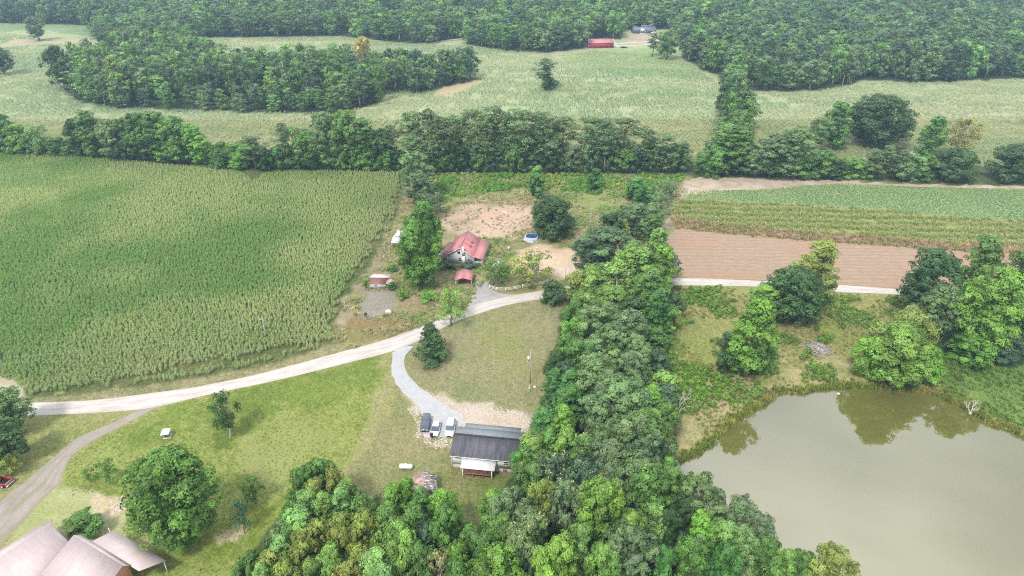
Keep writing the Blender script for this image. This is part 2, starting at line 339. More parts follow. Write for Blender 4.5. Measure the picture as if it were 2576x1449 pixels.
def build_ground():
    ys = [-150, -60, 0, 30, 50]
    y = 60.0
    while y < 880: ys.append(y); y += .0042*y
    ys += [900, 950, 1050, 1250, 1600, 2200, 3200, 5200]
    ys = np.array(ys); tcol = np.linspace(-1, 1, 760); n = len(ys); m = len(tcol)
    Y = np.repeat(ys[:, None], m, 1); X = tcol[None, :]*(np.maximum(ys, 40)*.86+45)[:, None]
    X = X.ravel(); Y = Y.ravel(); Z = ground_height(X, Y)
    ca = np.empty((len(X), 4), np.float32); cb = ca.copy(); ca[:] = (*C(172,192,140), 1); cb[:] = (*C(200,206,160), 1)
    dx = (fbm(X, Y, 4, 3)-.5)*2; dy = (fbm(X, Y, 4, 11)-.5)*2
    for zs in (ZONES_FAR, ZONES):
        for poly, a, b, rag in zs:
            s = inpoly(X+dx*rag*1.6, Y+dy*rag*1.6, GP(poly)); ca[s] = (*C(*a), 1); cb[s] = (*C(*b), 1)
    # soften: two passes of neighbour averaging over the grid
    for arr in (ca, cb):
        g = arr.reshape(n, m, 4)
        for _ in range(2):
            g[1:-1, 1:-1] = (g[1:-1, 1:-1]*2+g[:-2, 1:-1]+g[2:, 1:-1]+g[1:-1, :-2]+g[1:-1, 2:])/6
    i = np.arange(n*m).reshape(n, m)
    Fq = np.stack([i[:-1, :-1], i[:-1, 1:], i[1:, 1:], i[1:, :-1]], -1).reshape(-1, 4)
    me = mesh_from('ground', np.stack([X, Y, Z], 1), Fq, True)
    for nm, arr in (('col_a', ca), ('col_b', cb)):
        at = me.attributes.new(nm, 'FLOAT_COLOR', 'POINT'); at.data.foreach_set('color', arr.ravel())
    N = NT('ground'); a = N.n('Attribute', attribute_name='col_a').outputs['Color']; b = N.n('Attribute', attribute_name='col_b').outputs['Color']
    big = N.noise(.09, N.pos((.8, 1, 1)), 4, .6); mid = N.noise(.75, N.pos(), 4, .7); fine = N.noise(2.3, N.pos(), 4, .75)
    strk = N.noise(.05, N.pos((.35, 1.5, 1), .12), 5, .7)
    f = N.ramp(N.math('ADD', N.math('ADD', N.math('MULTIPLY', big, .32), N.math('MULTIPLY', fine, .22)), N.math('ADD', N.math('MULTIPLY', mid, .26), N.math('MULTIPLY', strk, .20))), [(.44, 0.0), (.56, 1.0)])
    c = N.mix(f, a, b)
    c = N.mix(1, c, N.ramp(fine, [(.28, .55), (.5, 1.0), (.72, 1.38)]), 'MULTIPLY')
    c = N.mix(1, c, N.ramp(mid, [(.3, .86), (.7, 1.12)]), 'MULTIPLY')
    mow = N.noise(1, N.pos((1.3, .06, 1), .62), 3, .7); c = N.mix(1, c, N.ramp(mow, [(.35, .95), (.65, 1.04)]), 'MULTIPLY')
    N.princ(c, .95, 0, N.bump(N.math('ADD', fine, N.math('MULTIPLY', mid, 2.0)), .55, .18), spec=.15)
    tag(link('ground', me, N.m), 'mown and rough grass ground around the farm', 'ground', kind='structure')
build_ground()

# ------------------------------------------------------------------ roads, paths and crop sheets (each a sheet a few mm above the ground)
def refine(pts, step=1.5, jit=.0, closed=True):
    o = []; n = len(pts)
    for i in range(n if closed else n-1):
        a = Vector(pts[i]); b = Vector(pts[(i+1) % n]); k = max(1, int((b-a).length/step))
        for j in range(k):
            p = a.lerp(b, j/k); o.append((p.x+random.uniform(-jit, jit), p.y+random.uniform(-jit, jit)))
    if not closed: o.append(tuple(pts[-1]))
    return o
def sheet(name, outline, z, mat, jit=.12, step=1.5):
    p = refine(GP(outline), step, jit); V = [Vector((x, y, z)) for x, y in p]
    tris = geometry.tessellate_polygon([V])
    me = mesh_from(name, [tuple(v) for v in V], [tuple(t) for t in tris])
    bm = bmesh.new(); bm.from_mesh(me)
    for f in bm.faces:
        if f.normal.z < 0: f.normal_flip()
    bm.to_mesh(me); bm.free()
    return tag(link(name, me, mat), kind='structure')
def strip(name, up, lo, z, mat, jit=.12):
    def rs(p, n=260):
        p = [Vector(q) for q in p]; d = [0]
        for i in range(1, len(p)): d.append(i)
        out = []
        for k in range(n):
            t = k/(n-1)*(len(p)-1); i = min(int(t), len(p)-2); s = t-i
            p0, p1, p2, p3 = p[max(i-1, 0)], p[i], p[i+1], p[min(i+2, len(p)-1)]
            out.append(.5*((2*p1)+(-p0+p2)*s+(2*p0-5*p1+4*p2-p3)*s*s+(-p0+3*p1-3*p2+p3)*s**3))
        return out
    U, Lo = rs(GP(up)), rs(GP(lo)); V = []; W = 8; uv = []; s = 0
    for i, (a, b) in enumerate(zip(U, Lo)):
        if i: s += ((a+b)/2-(U[i-1]+Lo[i-1])/2).length
        for k in range(W+1):
            q = a.lerp(b, k/W)
            if k in (0, W): q = q+Vector((1, 1))*jit*2*(float(fbm(np.array([q.x]), np.array([q.y]), 1.6, 5)[0])-.5)
            V.append((q.x, q.y, z)); uv.append((k/W, s))
    Fc = [(i*(W+1)+k, (i+1)*(W+1)+k, (i+1)*(W+1)+k+1, i*(W+1)+k+1) for i in range(len(U)-1) for k in range(W)]
    me = mesh_from(name, V, Fc); ul = me.uv_layers.new(name='UVMap')
    for lp in me.loops: ul.data[lp.index].uv = uv[lp.vertex_index]
    bm = bmesh.new(); bm.from_mesh(me)
    for f in bm.faces:
        if f.normal.z < 0: f.normal_flip()
    bm.to_mesh(me); bm.free()
    return tag(link(name, me, mat), kind='structure')
def gravel(name, a, b, worn, tracks=True):
    n = NT(name); sp = n.n('SeparateXYZ'); n.l(n.n('UVMap').outputs[0], sp.inputs[0])
    f = n.ramp(n.noise(.5, n.pos(), 5, .7), [(.35, 0.0), (.65, 1.0)]); c = n.mix(f, a, b)
    if tracks:
        m = n.n('Mapping'); m.inputs['Scale'].default_value = (6, .12, 1); n.l(n.n('UVMap').outputs[0], m.inputs[0]); t = n.noise(1, m.outputs[0], 3, .5)
        c = n.mix(n.ramp(t, [(.45, 0.0), (.66, .8)]), c, worn)
        w = n.ramp(sp.outputs[0], [(0, 1.0), (.09, .25), (.25, 0.0), (.75, 0.0), (.91, .25), (1, 1.0)]); c = n.mix(n.math('MULTIPLY', w, .55), c, worn)
    fi = n.noise(5, n.pos(), 2, .7); c = n.mix(1, c, n.ramp(fi, [(.3, .84), (.7, 1.1)]), 'MULTIPLY')
    n.princ(c, .95, 0, n.bump(fi, .4, .05), spec=.2); return n.m
ROAD = gravel('pale_gravel', (.50,.475,.455), (.44,.415,.395), (.36,.325,.285))
LOT = gravel('grey_gravel', C(208,204,204), C(188,184,184), C(170,166,150), False)
DRIVE = gravel('blue_gravel', (.40,.41,.425), (.34,.35,.365), (.33,.33,.30), False)
PATH = gravel('grey_dirt', C(198,188,180), C(180,172,166), C(168,160,130))
strip('gravel_road', [(-250,1012),(65,1013),(250,1005),(370,990),(500,972),(640,943),(760,912),(870,882),(960,857),(1010,840),(1060,822),(1100,806),(1145,787),(1192,767),(1260,749),(1325,737),(1375,729),(1450,716),(1530,706),(1685,699),(1930,707),(2101,716),(2270,728),(2450,742),(2750,765)],
      [(-250,1052),(65,1046),(250,1038),(380,1026),(520,994),(660,965),(780,937),(890,909),(980,886),(1034,866),(1082,842),(1120,822),(1160,804),(1205,789),(1270,769),(1335,757),(1380,749),(1460,736),(1535,726),(1685,718),(1930,722),(2101,734),(2270,742),(2450,760),(2750,785)], .020, ROAD)
sheet('driveway', [(988,886),(986,910),(988,943),(997,966),(1012,987),(1034,1004),(1057,1024),(1062,1046),(1062,1080),(1066,1098),(1119,1101),(1138,1101),(1142,1080),(1166,1066),(1166,1044),
      (1140,1031),(1112,1015),(1078,990),(1047,968),(1028,945),(1018,915),(1020,895),(1040,872),(1010,872)], .016, DRIVE, .25)
sheet('gravel_lot', [(1193,703),(1229,702),(1230,716),(1237,730),(1254,737),(1282,741),(1320,741),(1300,752),(1240,765),(1195,780),(1160,800),(1172,780),(1186,752),(1192,730)], .012, LOT, .25)
strip('dirt_path', [(430,1000),(350,1030),(300,1056),(253,1076),(200,1099),(167,1123),(133,1153),(83,1193),(40,1228),(0,1262),(-80,1330)],
      [(470,1003),(400,1024),(350,1049),(300,1076),(253,1099),(210,1125),(179,1149),(162,1183),(148,1218),(110,1255),(-20,1400)], .010, PATH, .5)
strip('farm_lane', [(1722,452),(1712,475),(1690,510),(1668,545),(1648,580),(1636,602)], [(1738,455),(1728,480),(1712,515),(1700,548),(1682,580),(1668,606)], .008,
      gravel('lane_dirt', C(214,194,178), C(196,180,160), C(160,154,116)), .5)
strip('far_lane', [(1540,108),(1580,107),(1640,103),(1700,98),(1716,96)], [(1540,111),(1580,109.5),(1640,105.5),(1700,100.5),(1716,98.5)], .03, ROAD, .2)
strip('barn_track', [(1540,112),(1570,114),(1610,112.5),(1660,107),(1690,103)], [(1540,119),(1570,116.5),(1610,114.5),(1660,109),(1690,105)], .034, ROAD, .2)
strip('wood_lane', [(1085,108),(1110,103),(1140,98.5),(1178,95)], [(1085,109.5),(1110,105),(1140,100.5),(1178,97)], .03, ROAD, .2)

def rows_mat(name, a, b, third, pitch, rot, across, bumpd=.08):
    """long parallel rows running across the field"""
    n = NT(name); p = n.pos((1, 1, 1), rot); sp = n.n('SeparateXYZ'); n.l(p, sp.inputs[0])
    wob = n.math('MULTIPLY', n.noise(.05, n.pos(), 3), 2.5)
    y = n.math('ADD', sp.outputs[1], wob); s = n.math('MULTIPLY', n.math('SINE', n.math('MULTIPLY', y, 2*math.pi/pitch)), n.ramp(n.noise(.25, n.pos((.25, 2.2, 1), rot), 3, .7), [(.4, .1), (.6, 1.0)]))
    f1 = n.ramp(n.math('ADD', n.math('MULTIPLY', s, .13), n.noise(1.1, n.pos((.35, 1, 1), rot), 4, .7)), [(.36, 0.0), (.62, 1.0)])
    c = n.mix(f1, a, b); k = n.noise(.045, n.pos((.5, 1.4, 1), rot), 4, .6)
    c = n.mix(n.ramp(k, [(across, 0.0), (across+.14, .85)]), c, third)
    fi = n.noise(3.5, n.pos((.6, 1, 1), rot), 3, .7); c = n.mix(1, c, n.ramp(fi, [(.3, .8), (.7, 1.15)]), 'MULTIPLY')
    n.princ(c, .95, 0, n.bump(n.math('ADD', s, fi), .5, bumpd), spec=.15); return n.m
PLOT = [(1640,612),(1690,590),(1702,572),(1884,590),(2051,604),(2217,615),(2384,627),(2517,634),(2800,650),(2800,762),(2450,738),(2270,726),(2101,714),(1930,705),(1690,697),(1600,700)]
sheet('ploughed_field', PLOT, .006, rows_mat('ploughed_soil', C(202,176,152), C(182,158,138), C(204,160,130), 2.4, .035, .52), .3)
SOY = [(1728,462),(1745,449),(1984,450),(2117,458),(2317,467),(2800,478),(2800,566),(2576,557),(2417,547),(2217,527),(1984,514),(1717,501)]
sheet('bean_field', SOY, .006, rows_mat('bean_rows', C(138,172,120), C(164,192,138), C(180,196,134), 1.6, .03, .56), .4)
sheet('sandy_headland', [(1724,463),(1738,447),(1860,446),(2010,449),(2117,456),(2317,464),(2800,474),(2800,481),(2317,471),(2100,464),(2000,470),(1900,478),(1800,482),(1730,492)], .010, two('sand', C(226,206,186), C(196,184,158), .2), 1.6, 2)
STRIPE = [(1700,500),(1984,514),(2217,527),(2417,547),(2800,568),(2800,654),(2517,636),(2384,629),(2217,617),(2051,606),(1884,592),(1700,574),(1690,560)]
sheet('weedy_strip', STRIPE, .010, rows_mat('weed_rows', C(120,146,66), C(186,180,118), C(176,170,116), 5.2, .05, .60, .2), .8)

# ------------------------------------------------------------------ pond water
def build_pond():
    V = [Vector((x, y, POND_Z)) for x, y in refine(POND, 2, .1)]
    big = [Vector((v.x, v.y, v.z)) for v in V]
    me = mesh_from('pond_water', [tuple(v) for v in big], [tuple(t) for t in geometry.tessellate_polygon([big])])
    bm = bmesh.new(); bm.from_mesh(me)
    for f in bm.faces:
        if f.normal.z < 0: f.normal_flip()
    bm.to_mesh(me); bm.free()
    n = NT('murky_water'); k = n.noise(.04, n.pos(), 3); c = n.mix(n.ramp(k, [(.4, 0.0), (.6, 1.0)]), (.105, .105, .028), (.115, .112, .034))
    n.princ(c, .02, 0, n.bump(n.noise(1.2, n.pos(), 3, .6), .035, .03), spec=.5, ior=2.3)
    tag(link('pond_water', me, n.m), 'still murky olive pond', 'pond', kind='structure')
build_pond()

# ------------------------------------------------------------------ foliage meshes
def leaf_cards(cen, nor, size, r):
    """diamond leaves at cen facing nor"""
    N = len(cen); t = r.normal(size=(N, 3)); t -= (t*nor).sum(1)[:, None]*nor; t /= np.linalg.norm(t, axis=1)[:, None]+1e-9
    b = np.cross(nor, t); s = size*(.65+.7*r.random(N)); w_ = s*(.5+.25*r.random(N)); fold = nor*(s*.12)[:, None]
    V = np.stack([cen-t*s[:, None], cen+b*w_[:, None]+fold, cen+t*s[:, None], cen-b*w_[:, None]+fold], 1).reshape(-1, 3)
    return V, np.arange(N*4).reshape(N, 4)
def unit(r, n, up=0.0):
    d = r.normal(size=(n, 3)); d[:, 2] += up; return d/(np.linalg.norm(d, axis=1)[:, None]+1e-9)
def crown_mesh(name, seed, H, W, z0, profile, nl, lobe, nc, clump, npl, leaf, flat=.8, mat=None, inner=.12, jit=.5, tips=None):
    """nl big lobes round the trunk, nc clumps of npl leaves on each"""
    r = np.random.default_rng(seed); P = []; Nn = []; Cc = []
    for i in range(nl):
        t = (i+r.random())/nl; z = z0+(H-z0)*t; rad = W/2*profile(t); a = i*2.399+r.normal()*.5
        rr = max(rad-lobe*.6, 0)*(.68+.46*r.random() if i % 4 else .4*r.random())
        lr = lobe*(.52+.62*r.random())*(.6+.4*min(1, rad/(W/2)*1.4)); c = np.array([rr*math.cos(a), rr*math.sin(a), min(z, H-lr*.6)]); lv = .28+.44*r.random(); lh = r.random()
        for d in unit(r, nc, .35):
            cc = c+d*lr*np.array([1, 1, flat])*(.85+.3*r.random()); cr_ = clump*(.7+.6*r.random()); cv = lv+r.normal()*.07; ch = lh*.6+.4*r.random()
            dd = unit(r, npl, .45); p = cc+dd*cr_*np.array([1, 1, .75])*(.75+.35*r.random((npl, 1)))
            nn = dd*.55+d*.95+r.normal(size=(npl, 3))*jit*.5; nn[:, 2] += .15; nn /= np.linalg.norm(nn, axis=1)[:, None]
            P.append(p); Nn.append(nn); q = np.stack([cv+r.normal(size=npl)*.10, np.clip(ch+r.normal(size=npl)*.15, 0, 1)], 1); Cc.append(q)
        k = int(nc*npl*inner); p = c+unit(r, k)*lr*.7*r.random((k, 1)); P.append(p); Nn.append(unit(r, k, .5)); Cc.append(np.stack([np.full(k, lv), np.full(k, lh)], 1))
    P = np.concatenate(P); Nn = np.concatenate(Nn); Cc = np.clip(np.concatenate(Cc), 0.02, 1)
    P[:, 2] = np.maximum(P[:, 2], leaf*.6)
    V, Fq = leaf_cards(P, Nn, leaf, r)
    me = mesh_from(name, V, Fq); at = me.attributes.new('leaf', 'FLOAT_COLOR', 'FACE')
    col = np.ones((len(Fq), 4), np.float32); col[:, 0] = Cc[:, 0]; col[:, 1] = Cc[:, 1]; at.data.foreach_set('color', col.ravel())
    me.materials.append(mat or FOL); me['pts'] = 0
    return me, P
def trunk_mesh(name, seed, H, W, z0, r0, limbs=7, mat=BARK, top=.85, lean=.3):
    r = random.Random(seed); m = MB(); pts = []; x = y = 0
    for k in range(7):
        t = k/6; pts.append((x, y, t*H*top)); x += r.uniform(-lean, lean); y += r.uniform(-lean, lean)
    m.tube(pts, [r0*(1.5 if k == 0 else 1)*(1-k/6)**.8+.03 for k in range(7)], 7)
    for i in range(limbs):
        t = (z0/H)*.8+.1+(.65-z0/H*.5)*i/limbs; k = min(int(t/top*6), 5); p = Vector(pts[k]).lerp(Vector(pts[k+1]), (t/top*6)-k)
        a = i*2.4+r.random(); ln = W/2*r.uniform(.55, .85)*(1-.4*t); q = p+Vector((math.cos(a)*ln*.5, math.sin(a)*ln*.5, ln*.35)); e = p+Vector((math.cos(a)*ln, math.sin(a)*ln, ln*.6))
        rr = r0*.45*(1-t*.6); m.tube([p, q, e], [rr, rr*.65, .03], 5)
        e2 = q+Vector((math.cos(a+.9)*ln*.4, math.sin(a+.9)*ln*.4, ln*.45)); m.tube([q, e2], [rr*.5, .02], 4)
    me = mesh_from(name, m.v, m.f, True); me.materials.append(mat); return me
P_DOME = lambda t: math.sqrt(max(0, 1-(2*min(t, .999)-.75)**2/1.57)) if t > .1 else .75
P_OAK = lambda t: (.75+.5*t) if t < .5 else math.sqrt(max(0.02, 1-((t-.5)/.52)**2))
P_TALL = lambda t: .55+.9*t*(1-t)*1.7 if t < .6 else max(.2, 1.05-(t-.45)*1.25)
P_CONE = lambda t: max(.12, 1.02-t*.85) if t > .12 else .9
P_COL = lambda t: .8+.2*math.sin(t*6) if t < .65 else max(.15, 1-(t-.6)*1.9)
P_PINE = lambda t: .6+.5*t if t < .6 else math.sqrt(max(.05, 1-((t-.6)/.45)**2))*.95
#            H   W   z0   profile  nl lobe nc clump npl leaf  trunk r limbs flat inner jit
KIN = {
 'broad':  (15, 11, 3.0, P_OAK,   30, 2.1, 16, .66, 32, .23, .32, 8, .75, .10, .5),
 'dome':   (10, 10, .9,  P_DOME,  34, 1.8, 15, .62, 30, .21, .28, 8, .75, .10, .5),
 'tall':   (20, 10, 2.2, P_TALL,  40, 1.8, 13, .66, 30, .24, .32, 12, .85, .10, .6),
 'big':    (18, 17, 1.8, P_DOME, 110, 2.5, 16, .75, 26, .25, .50, 14, .75, .08, .5),
 'spread': (20, 16, 2.5, P_TALL,  66, 2.5, 18, .75, 30, .25, .50, 14, .8, .08, .6),
 'open':   (8,  8,  2.0, P_OAK,   15, 1.3, 12, .55, 13, .20, .17, 11, .7, .05, .8),
 'pine':   (24, 9,  8.5, P_PINE,  26, 1.7, 12, .65, 17, .25, .27, 14, .6, .05, .9),
 'tuft':   (16, 11, 4.0, P_OAK,   34, 1.7, 11, .62, 34, .23, .28, 8, .8, .08, .35),
 'cedar':  (9,  7,  .5,  P_CONE,  26, 1.1, 13, .50, 18, .22, .18, 8, .9, .15, .7),
 'column': (9,  5,  .8,  P_COL,   20, 1.0, 12, .50, 18, .24, .14, 6, .9, .15, .5),
 'bush':   (3,  4,  .2,  P_DOME,  12, .8,  10, .40, 14, .17, .06, 6, .8, .15, .6),
}
NVAR = {'broad': 4, 'dome': 3, 'tall': 4, 'big': 2, 'spread': 2, 'open': 3, 'pine': 4, 'tuft': 3, 'cedar': 1, 'column': 2, 'bush': 2}
PROTO = {}
sdc = 100
for kd, (H, W_, z0, pf, nl, lb, nc, cl, npl, lf, tr_, lm, fl, inn, jt) in KIN.items():
    PROTO[kd] = []
    for s in range(NVAR[kd]):
        sdc += 1
        cm, pts = crown_mesh('crown', sdc, H, W_, z0, pf, nl, lb, nc, cl, npl, lf, fl, None, inn, jt)
        tm = trunk_mesh('trunk', sdc, H, W_, z0, tr_, lm, PALEBARK if kd == 'open' and s == 1 else BARK)
        PROTO[kd].append((cm, tm, H, W_, pts))
# cream flower clusters on top of some crowns
def blossom_mesh(seed, pts, H, n):
    r = np.random.default_rng(seed); hi = pts[pts[:, 2] > H*.55]; c = hi[r.integers(0, len(hi), n)]
    c = np.repeat(c, 5, 0)+r.normal(size=(n*5, 3))*.16+np.array([0, 0, .22]); V, Fq = leaf_cards(c, unit(r, n*5, 1.2), .17, r); me = mesh_from('blossom', V, Fq); me.materials.append(BLOS); return me
BLOS = plain('blossom', (.50, .46, .22), .8, .1)
BLM = {k: [blossom_mesh(900+i, p[4], p[2], 130) for i, p in enumerate(PROTO[k])] for k in ('broad', 'tuft', 'tall')}

PAL = {  # leaf colours as they are in daylight
 'lime': ((.190,.330,.072), 'lime green'), 'bright': ((.140,.290,.055), 'bright green'), 'leafy': ((.110,.240,.050), 'rich green'), 'fresh': ((.165,.290,.080), 'fresh yellow green'), 'mid': ((.105,.215,.060), 'mid green'),
 'emerald': ((.080,.210,.060), 'emerald green'), 'dark': ((.056,.120,.045), 'dark green'), 'deep': ((.070,.140,.090), 'dark blue green'), 'sage': ((.140,.232,.105), 'sage green'),
 'slate': ((.118,.195,.105), 'grey green'), 'olive': ((.205,.265,.075), 'olive green'), 'mint': ((.165,.315,.110), 'pale mint green'), 'pine': ((.115,.190,.088), 'dull pine green'),
 'rust': ((.230,.225,.085), 'yellow brown'), 'gold': ((.42,.36,.14), 'golden orange'), 'tan': ((.30,.29,.17), 'olive tan')}
TREES = []
def T(u, vt, w_, kd, tint, H=None, vb=None, grp='', label=None, ub=None, var=None, cream=False, cat='tree', name=None):
    """a tree whose top shows at (u, vt) and is w_ wide; stands where vb says, else where its height H puts it"""
    if vb is not None:
        ub_ = ub if ub is not None else u
        for _ in range(4 if ub is None else 1):
            base = G(ub_, vb); H = top_height(base, vt)
            if ub is None: ub_ += u-proj(base.x, base.y, H*.55)[0]
    else:
        p = G(u, vt, H*.96); base = Vector((p.x, p.y, 0))
    base.z = float(ground_height(np.array([base.x]), np.array([base.y]))[0])
    wm = w_/ppm((base.x, base.y, H*.6))
    TREES.append(dict(b=base, H=H, w=wm, k=kd, t=tint, g=grp, l=label, v=var, cream=cream, cat=cat, name=name, u=u, d=proj(base.x, base.y, H*.7)[2], hand=True))

# ---- single trees on the lawns and in the yard
T(430,1157,225,'spread','leafy', vb=1352, label='big spreading bright green tree on the lawn above the pink roofed house', var=0, name='maple_tree')
T(1085,824,98,'cedar','dark', vb=904, label='dark conical cedar beside the fork of the gravel driveway', name='cedar_tree')
T(1132,740,82,'open','fresh', vb=818, label='thin yellow green pine at the road edge above the cedar', name='pine_tree', var=0)
T(572,1000,74,'open','dark', vb=1100, ub=580, label='sparse tree with pale forked trunk on the lower lawn', name='birch_tree', var=1)
T(267,1166,52,'open','mid', vb=1217, ub=277, label='small round tree on the lawn left of the big maple', var=2)
T(224,1180,27,'open','mid', vb=1212, label='smallest sapling on the lawn near the dirt path', name='sapling', cat='sapling', var=0)
T(638,1206,54,'open','mid', vb=1266, ub=644, label='small open crowned tree right of the big maple', var=2)
T(610,1270,48,'open','deep', vb=1342, ub=616, label='small blue green tree nearest the woods on the lower lawn', var=0)
T(207,1303,84,'dome','mid', vb=1343, label='dense rounded shrub against the pink roofed house', name='shrub', cat='shrub', var=0)
T(22,988,100,'broad','sage', vb=1085, label='pale sage tree where the gravel road leaves the left edge', var=1)
T(8,1075,112,'broad','dark', vb=1168, label='dark tree above the red pickup truck at the left edge', var=2)
T(20,1150,60,'open','olive', vb=1192, label='low olive bush tree just behind the red pickup truck', var=0)
T(1067,520,96,'spread','leafy', vb=672, label='tall green tree behind the tallest one left of the farmhouse', var=0)
T(1051,568,112,'spread','leafy', vb=722, label='tallest leafy green tree left of the red roofed farmhouse', var=1)
T(1012,735,26,'bush','bright', vb=752, label='low green bush in the yard below the tall trees', name='shrub', cat='shrub') 
T(1078,737,46,'bush','bright', vb=755, label='wide bright bush between the tall trees and the road', name='shrub', cat='shrub')
T(985,668,30,'bush','mid', vb=680, label='bush just left of the tall trees and above the rusty shed', name='shrub', cat='shrub')
T(984,712,24,'bush','emerald', vb=728, label='bush under the rusty lean-to of the white shed', name='shrub', cat='shrub')
T(922,702,22,'bush','fresh', vb=722, label='bush at the left wall of the white shed', name='shrub', cat='shrub')
T(1105,655,40,'bush','deep', vb=672, label='dark bush at the left corner of the farmhouse', name='shrub', cat='shrub')
T(1130,664,34,'bush','dark', vb=675, label='dark foundation bush under the farmhouse gable, left one', name='shrub', cat='shrub')
T(1172,666,36,'bush','deep', vb=676, label='dark foundation bush under the farmhouse chimney', name='shrub', cat='shrub')
T(1198,664,26,'bush','dark', vb=674, label='dark bush in front of the farmhouse porch', name='shrub', cat='shrub')
T(1080,492,74,'open','slate', vb=548, label='greyish scrub tree behind the tall trees by the farmhouse', var=2)
T(1038,344,68,'pine','sage', vb=462, label='pale pine nearest the hedgerow at the corn corner', name='pine_tree', var=0)
T(1048,388,80,'tuft','sage', vb=498, label='broad pale pine at the corner of the corn field, middle of three', name='pine_tree', var=1)
T(1052,440,80,'tuft','slate', vb=522, label='lowest of the three pale pines beside the corn field', name='pine_tree', var=2)
T(1352,423,44,'column','emerald', vb=497, label='taller bright columnar tree in the rough field', var=0)
T(1499,426,38,'column','emerald', vb=480, label='shorter columnar tree beside the hedgerow in the rough field', var=1)
T(1600,450,50,'column','emerald', vb=506, label='young emerald tree left of the leaning pair by the farm lane', var=0)
T(1622,462,56,'dome','emerald', vb=512, label='bushy emerald tree touching the taller one by the farm lane', var=1)
T(1390,502,101,'big','dark', vb=594, label='big round dark tree beside the blue swimming pool', var=1, name='magnolia_tree')
T(1342,645,106,'open','olive', vb=722, ub=1333, label='spreading tree with yellowing leaves behind the white fence', var=1)
T(1247,662,68,'open','mid', vb=716, ub=1240, label='short wide tree at the left end of the white fence', var=2)
T(1262,668,50,'open','mid', vb=710, label='second short tree right behind the one at the fence end', var=0)
T(1391,714,58,'dome','dark', vb=762, label='dark rounded bush at the road edge by the wood', name='shrub', cat='shrub', var=1)
T(1390,703,7,'cedar','dark', vb=712, label='tiny conifer in the gap between the two fence pieces', name='conifer_sapling', cat='sapling')
T(1428,697,7,'cedar','dark', vb=707, label='tiny conifer right of the short fence piece', name='conifer_sapling', cat='sapling')
# ---- pasture and pond
T(2058,614,104,'tall','olive', vb=765, label='tall yellowish vine covered tree standing at the ploughed field road', var=3)
T(2000,686,146,'big','dark', vb=800, label='wide dark round tree between the pasture and the gravel road', var=1)
T(1920,724,84,'tall','lime', vb=812, label='lime green tree crown left of the dark round pasture tree', var=1)
T(1888,762,112,'tall','bright', vb=948, ub=1872, label='tall bright tree with bare grey trunk in the pasture', var=2)
T(1832,850,78,'dome','dark', vb=930, label='dark bushy undergrowth tree at the left foot of the pasture tree', var=0)
T(1925,868,60,'dome','mid', vb=938, label='green undergrowth tree at the right foot of the pasture tree', var=1)
T(2276,786,130,'dome','olive', vb=900, label='yellowish round crown behind the bright pondside tree', var=0)
T(2262,826,150,'spread','lime', vb=962, label='bright lime tree overhanging the far bank of the pond', var=1)
T(2195,858,90,'dome','lime', vb=950, label='lime bush tree at the left side of the overhanging pond tree', var=1)
T(2325,880,86,'dome','bright', vb=958, label='green bush tree at the right side of the overhanging pond tree', var=1)
T(2338,643,132,'broad','dark', vb=800, label='dark broad tree right of where the white road disappears', var=0)
T(2460,606,106,'tall','mid', vb=775, label='tallest dark tree of the right hand cluster by the ploughed field', var=0)
T(2560,648,100,'broad','mid', vb=800, label='dark tree of the cluster cut by the right edge', var=3)
T(2372,730,112,'broad','sage', vb=858, label='pale topped tree between the dark one and the big bright one', var=1)
T(2495,690,165,'spread','bright', vb=888, label='huge bright green tree in front of the right hand cluster', var=1)
T(2590,760,110,'broad','dark', vb=890, label='dark tree at the right edge behind the huge bright one', var=2)
T(2440,850,90,'dome','bright', vb=915, label='leafy lower skirt tree left of the huge bright one', var=0)
T(2530,850,90,'dome','deep', vb=905, label='dark low tree at the right foot of the huge bright one', var=1)
# ---- far singles
T(90,46,46,'broad','slate', vb=102, label='lone grey green tree in the far left field', var=0)
T(-2,122,58,'broad','dark', vb=188, label='dark tree cut by the left edge in the far field', var=1)
T(1372,152,62,'pine','slate', vb=224, label='lone ivy clad pine in the middle of the far field', var=1, name='pine_tree')
T(1384,196,40,'dome','dark', vb=226, label='dark ivy mound at the foot of the lone pine', name='shrub', cat='shrub', var=0)
T(1680,82,54,'broad','mid', vb=150, label='leafy tree right of the thin one below the blue house', var=2)
T(1644,86,38,'pine','slate', vb=142, label='thin tree with bare trunk below the blue house', var=2, name='pine_tree')
T(914,98,42,'broad','gold', vb=192, label='golden orange tree at the back of the island grove', var=0)
T(290,148,50,'tall','olive', vb=255, label='yellowish tree at the left front of the island grove', var=1)
T(146,122,60,'broad','dark', vb=226, label='dark tree with bare leaning trunk at the left tip of the grove', var=3)
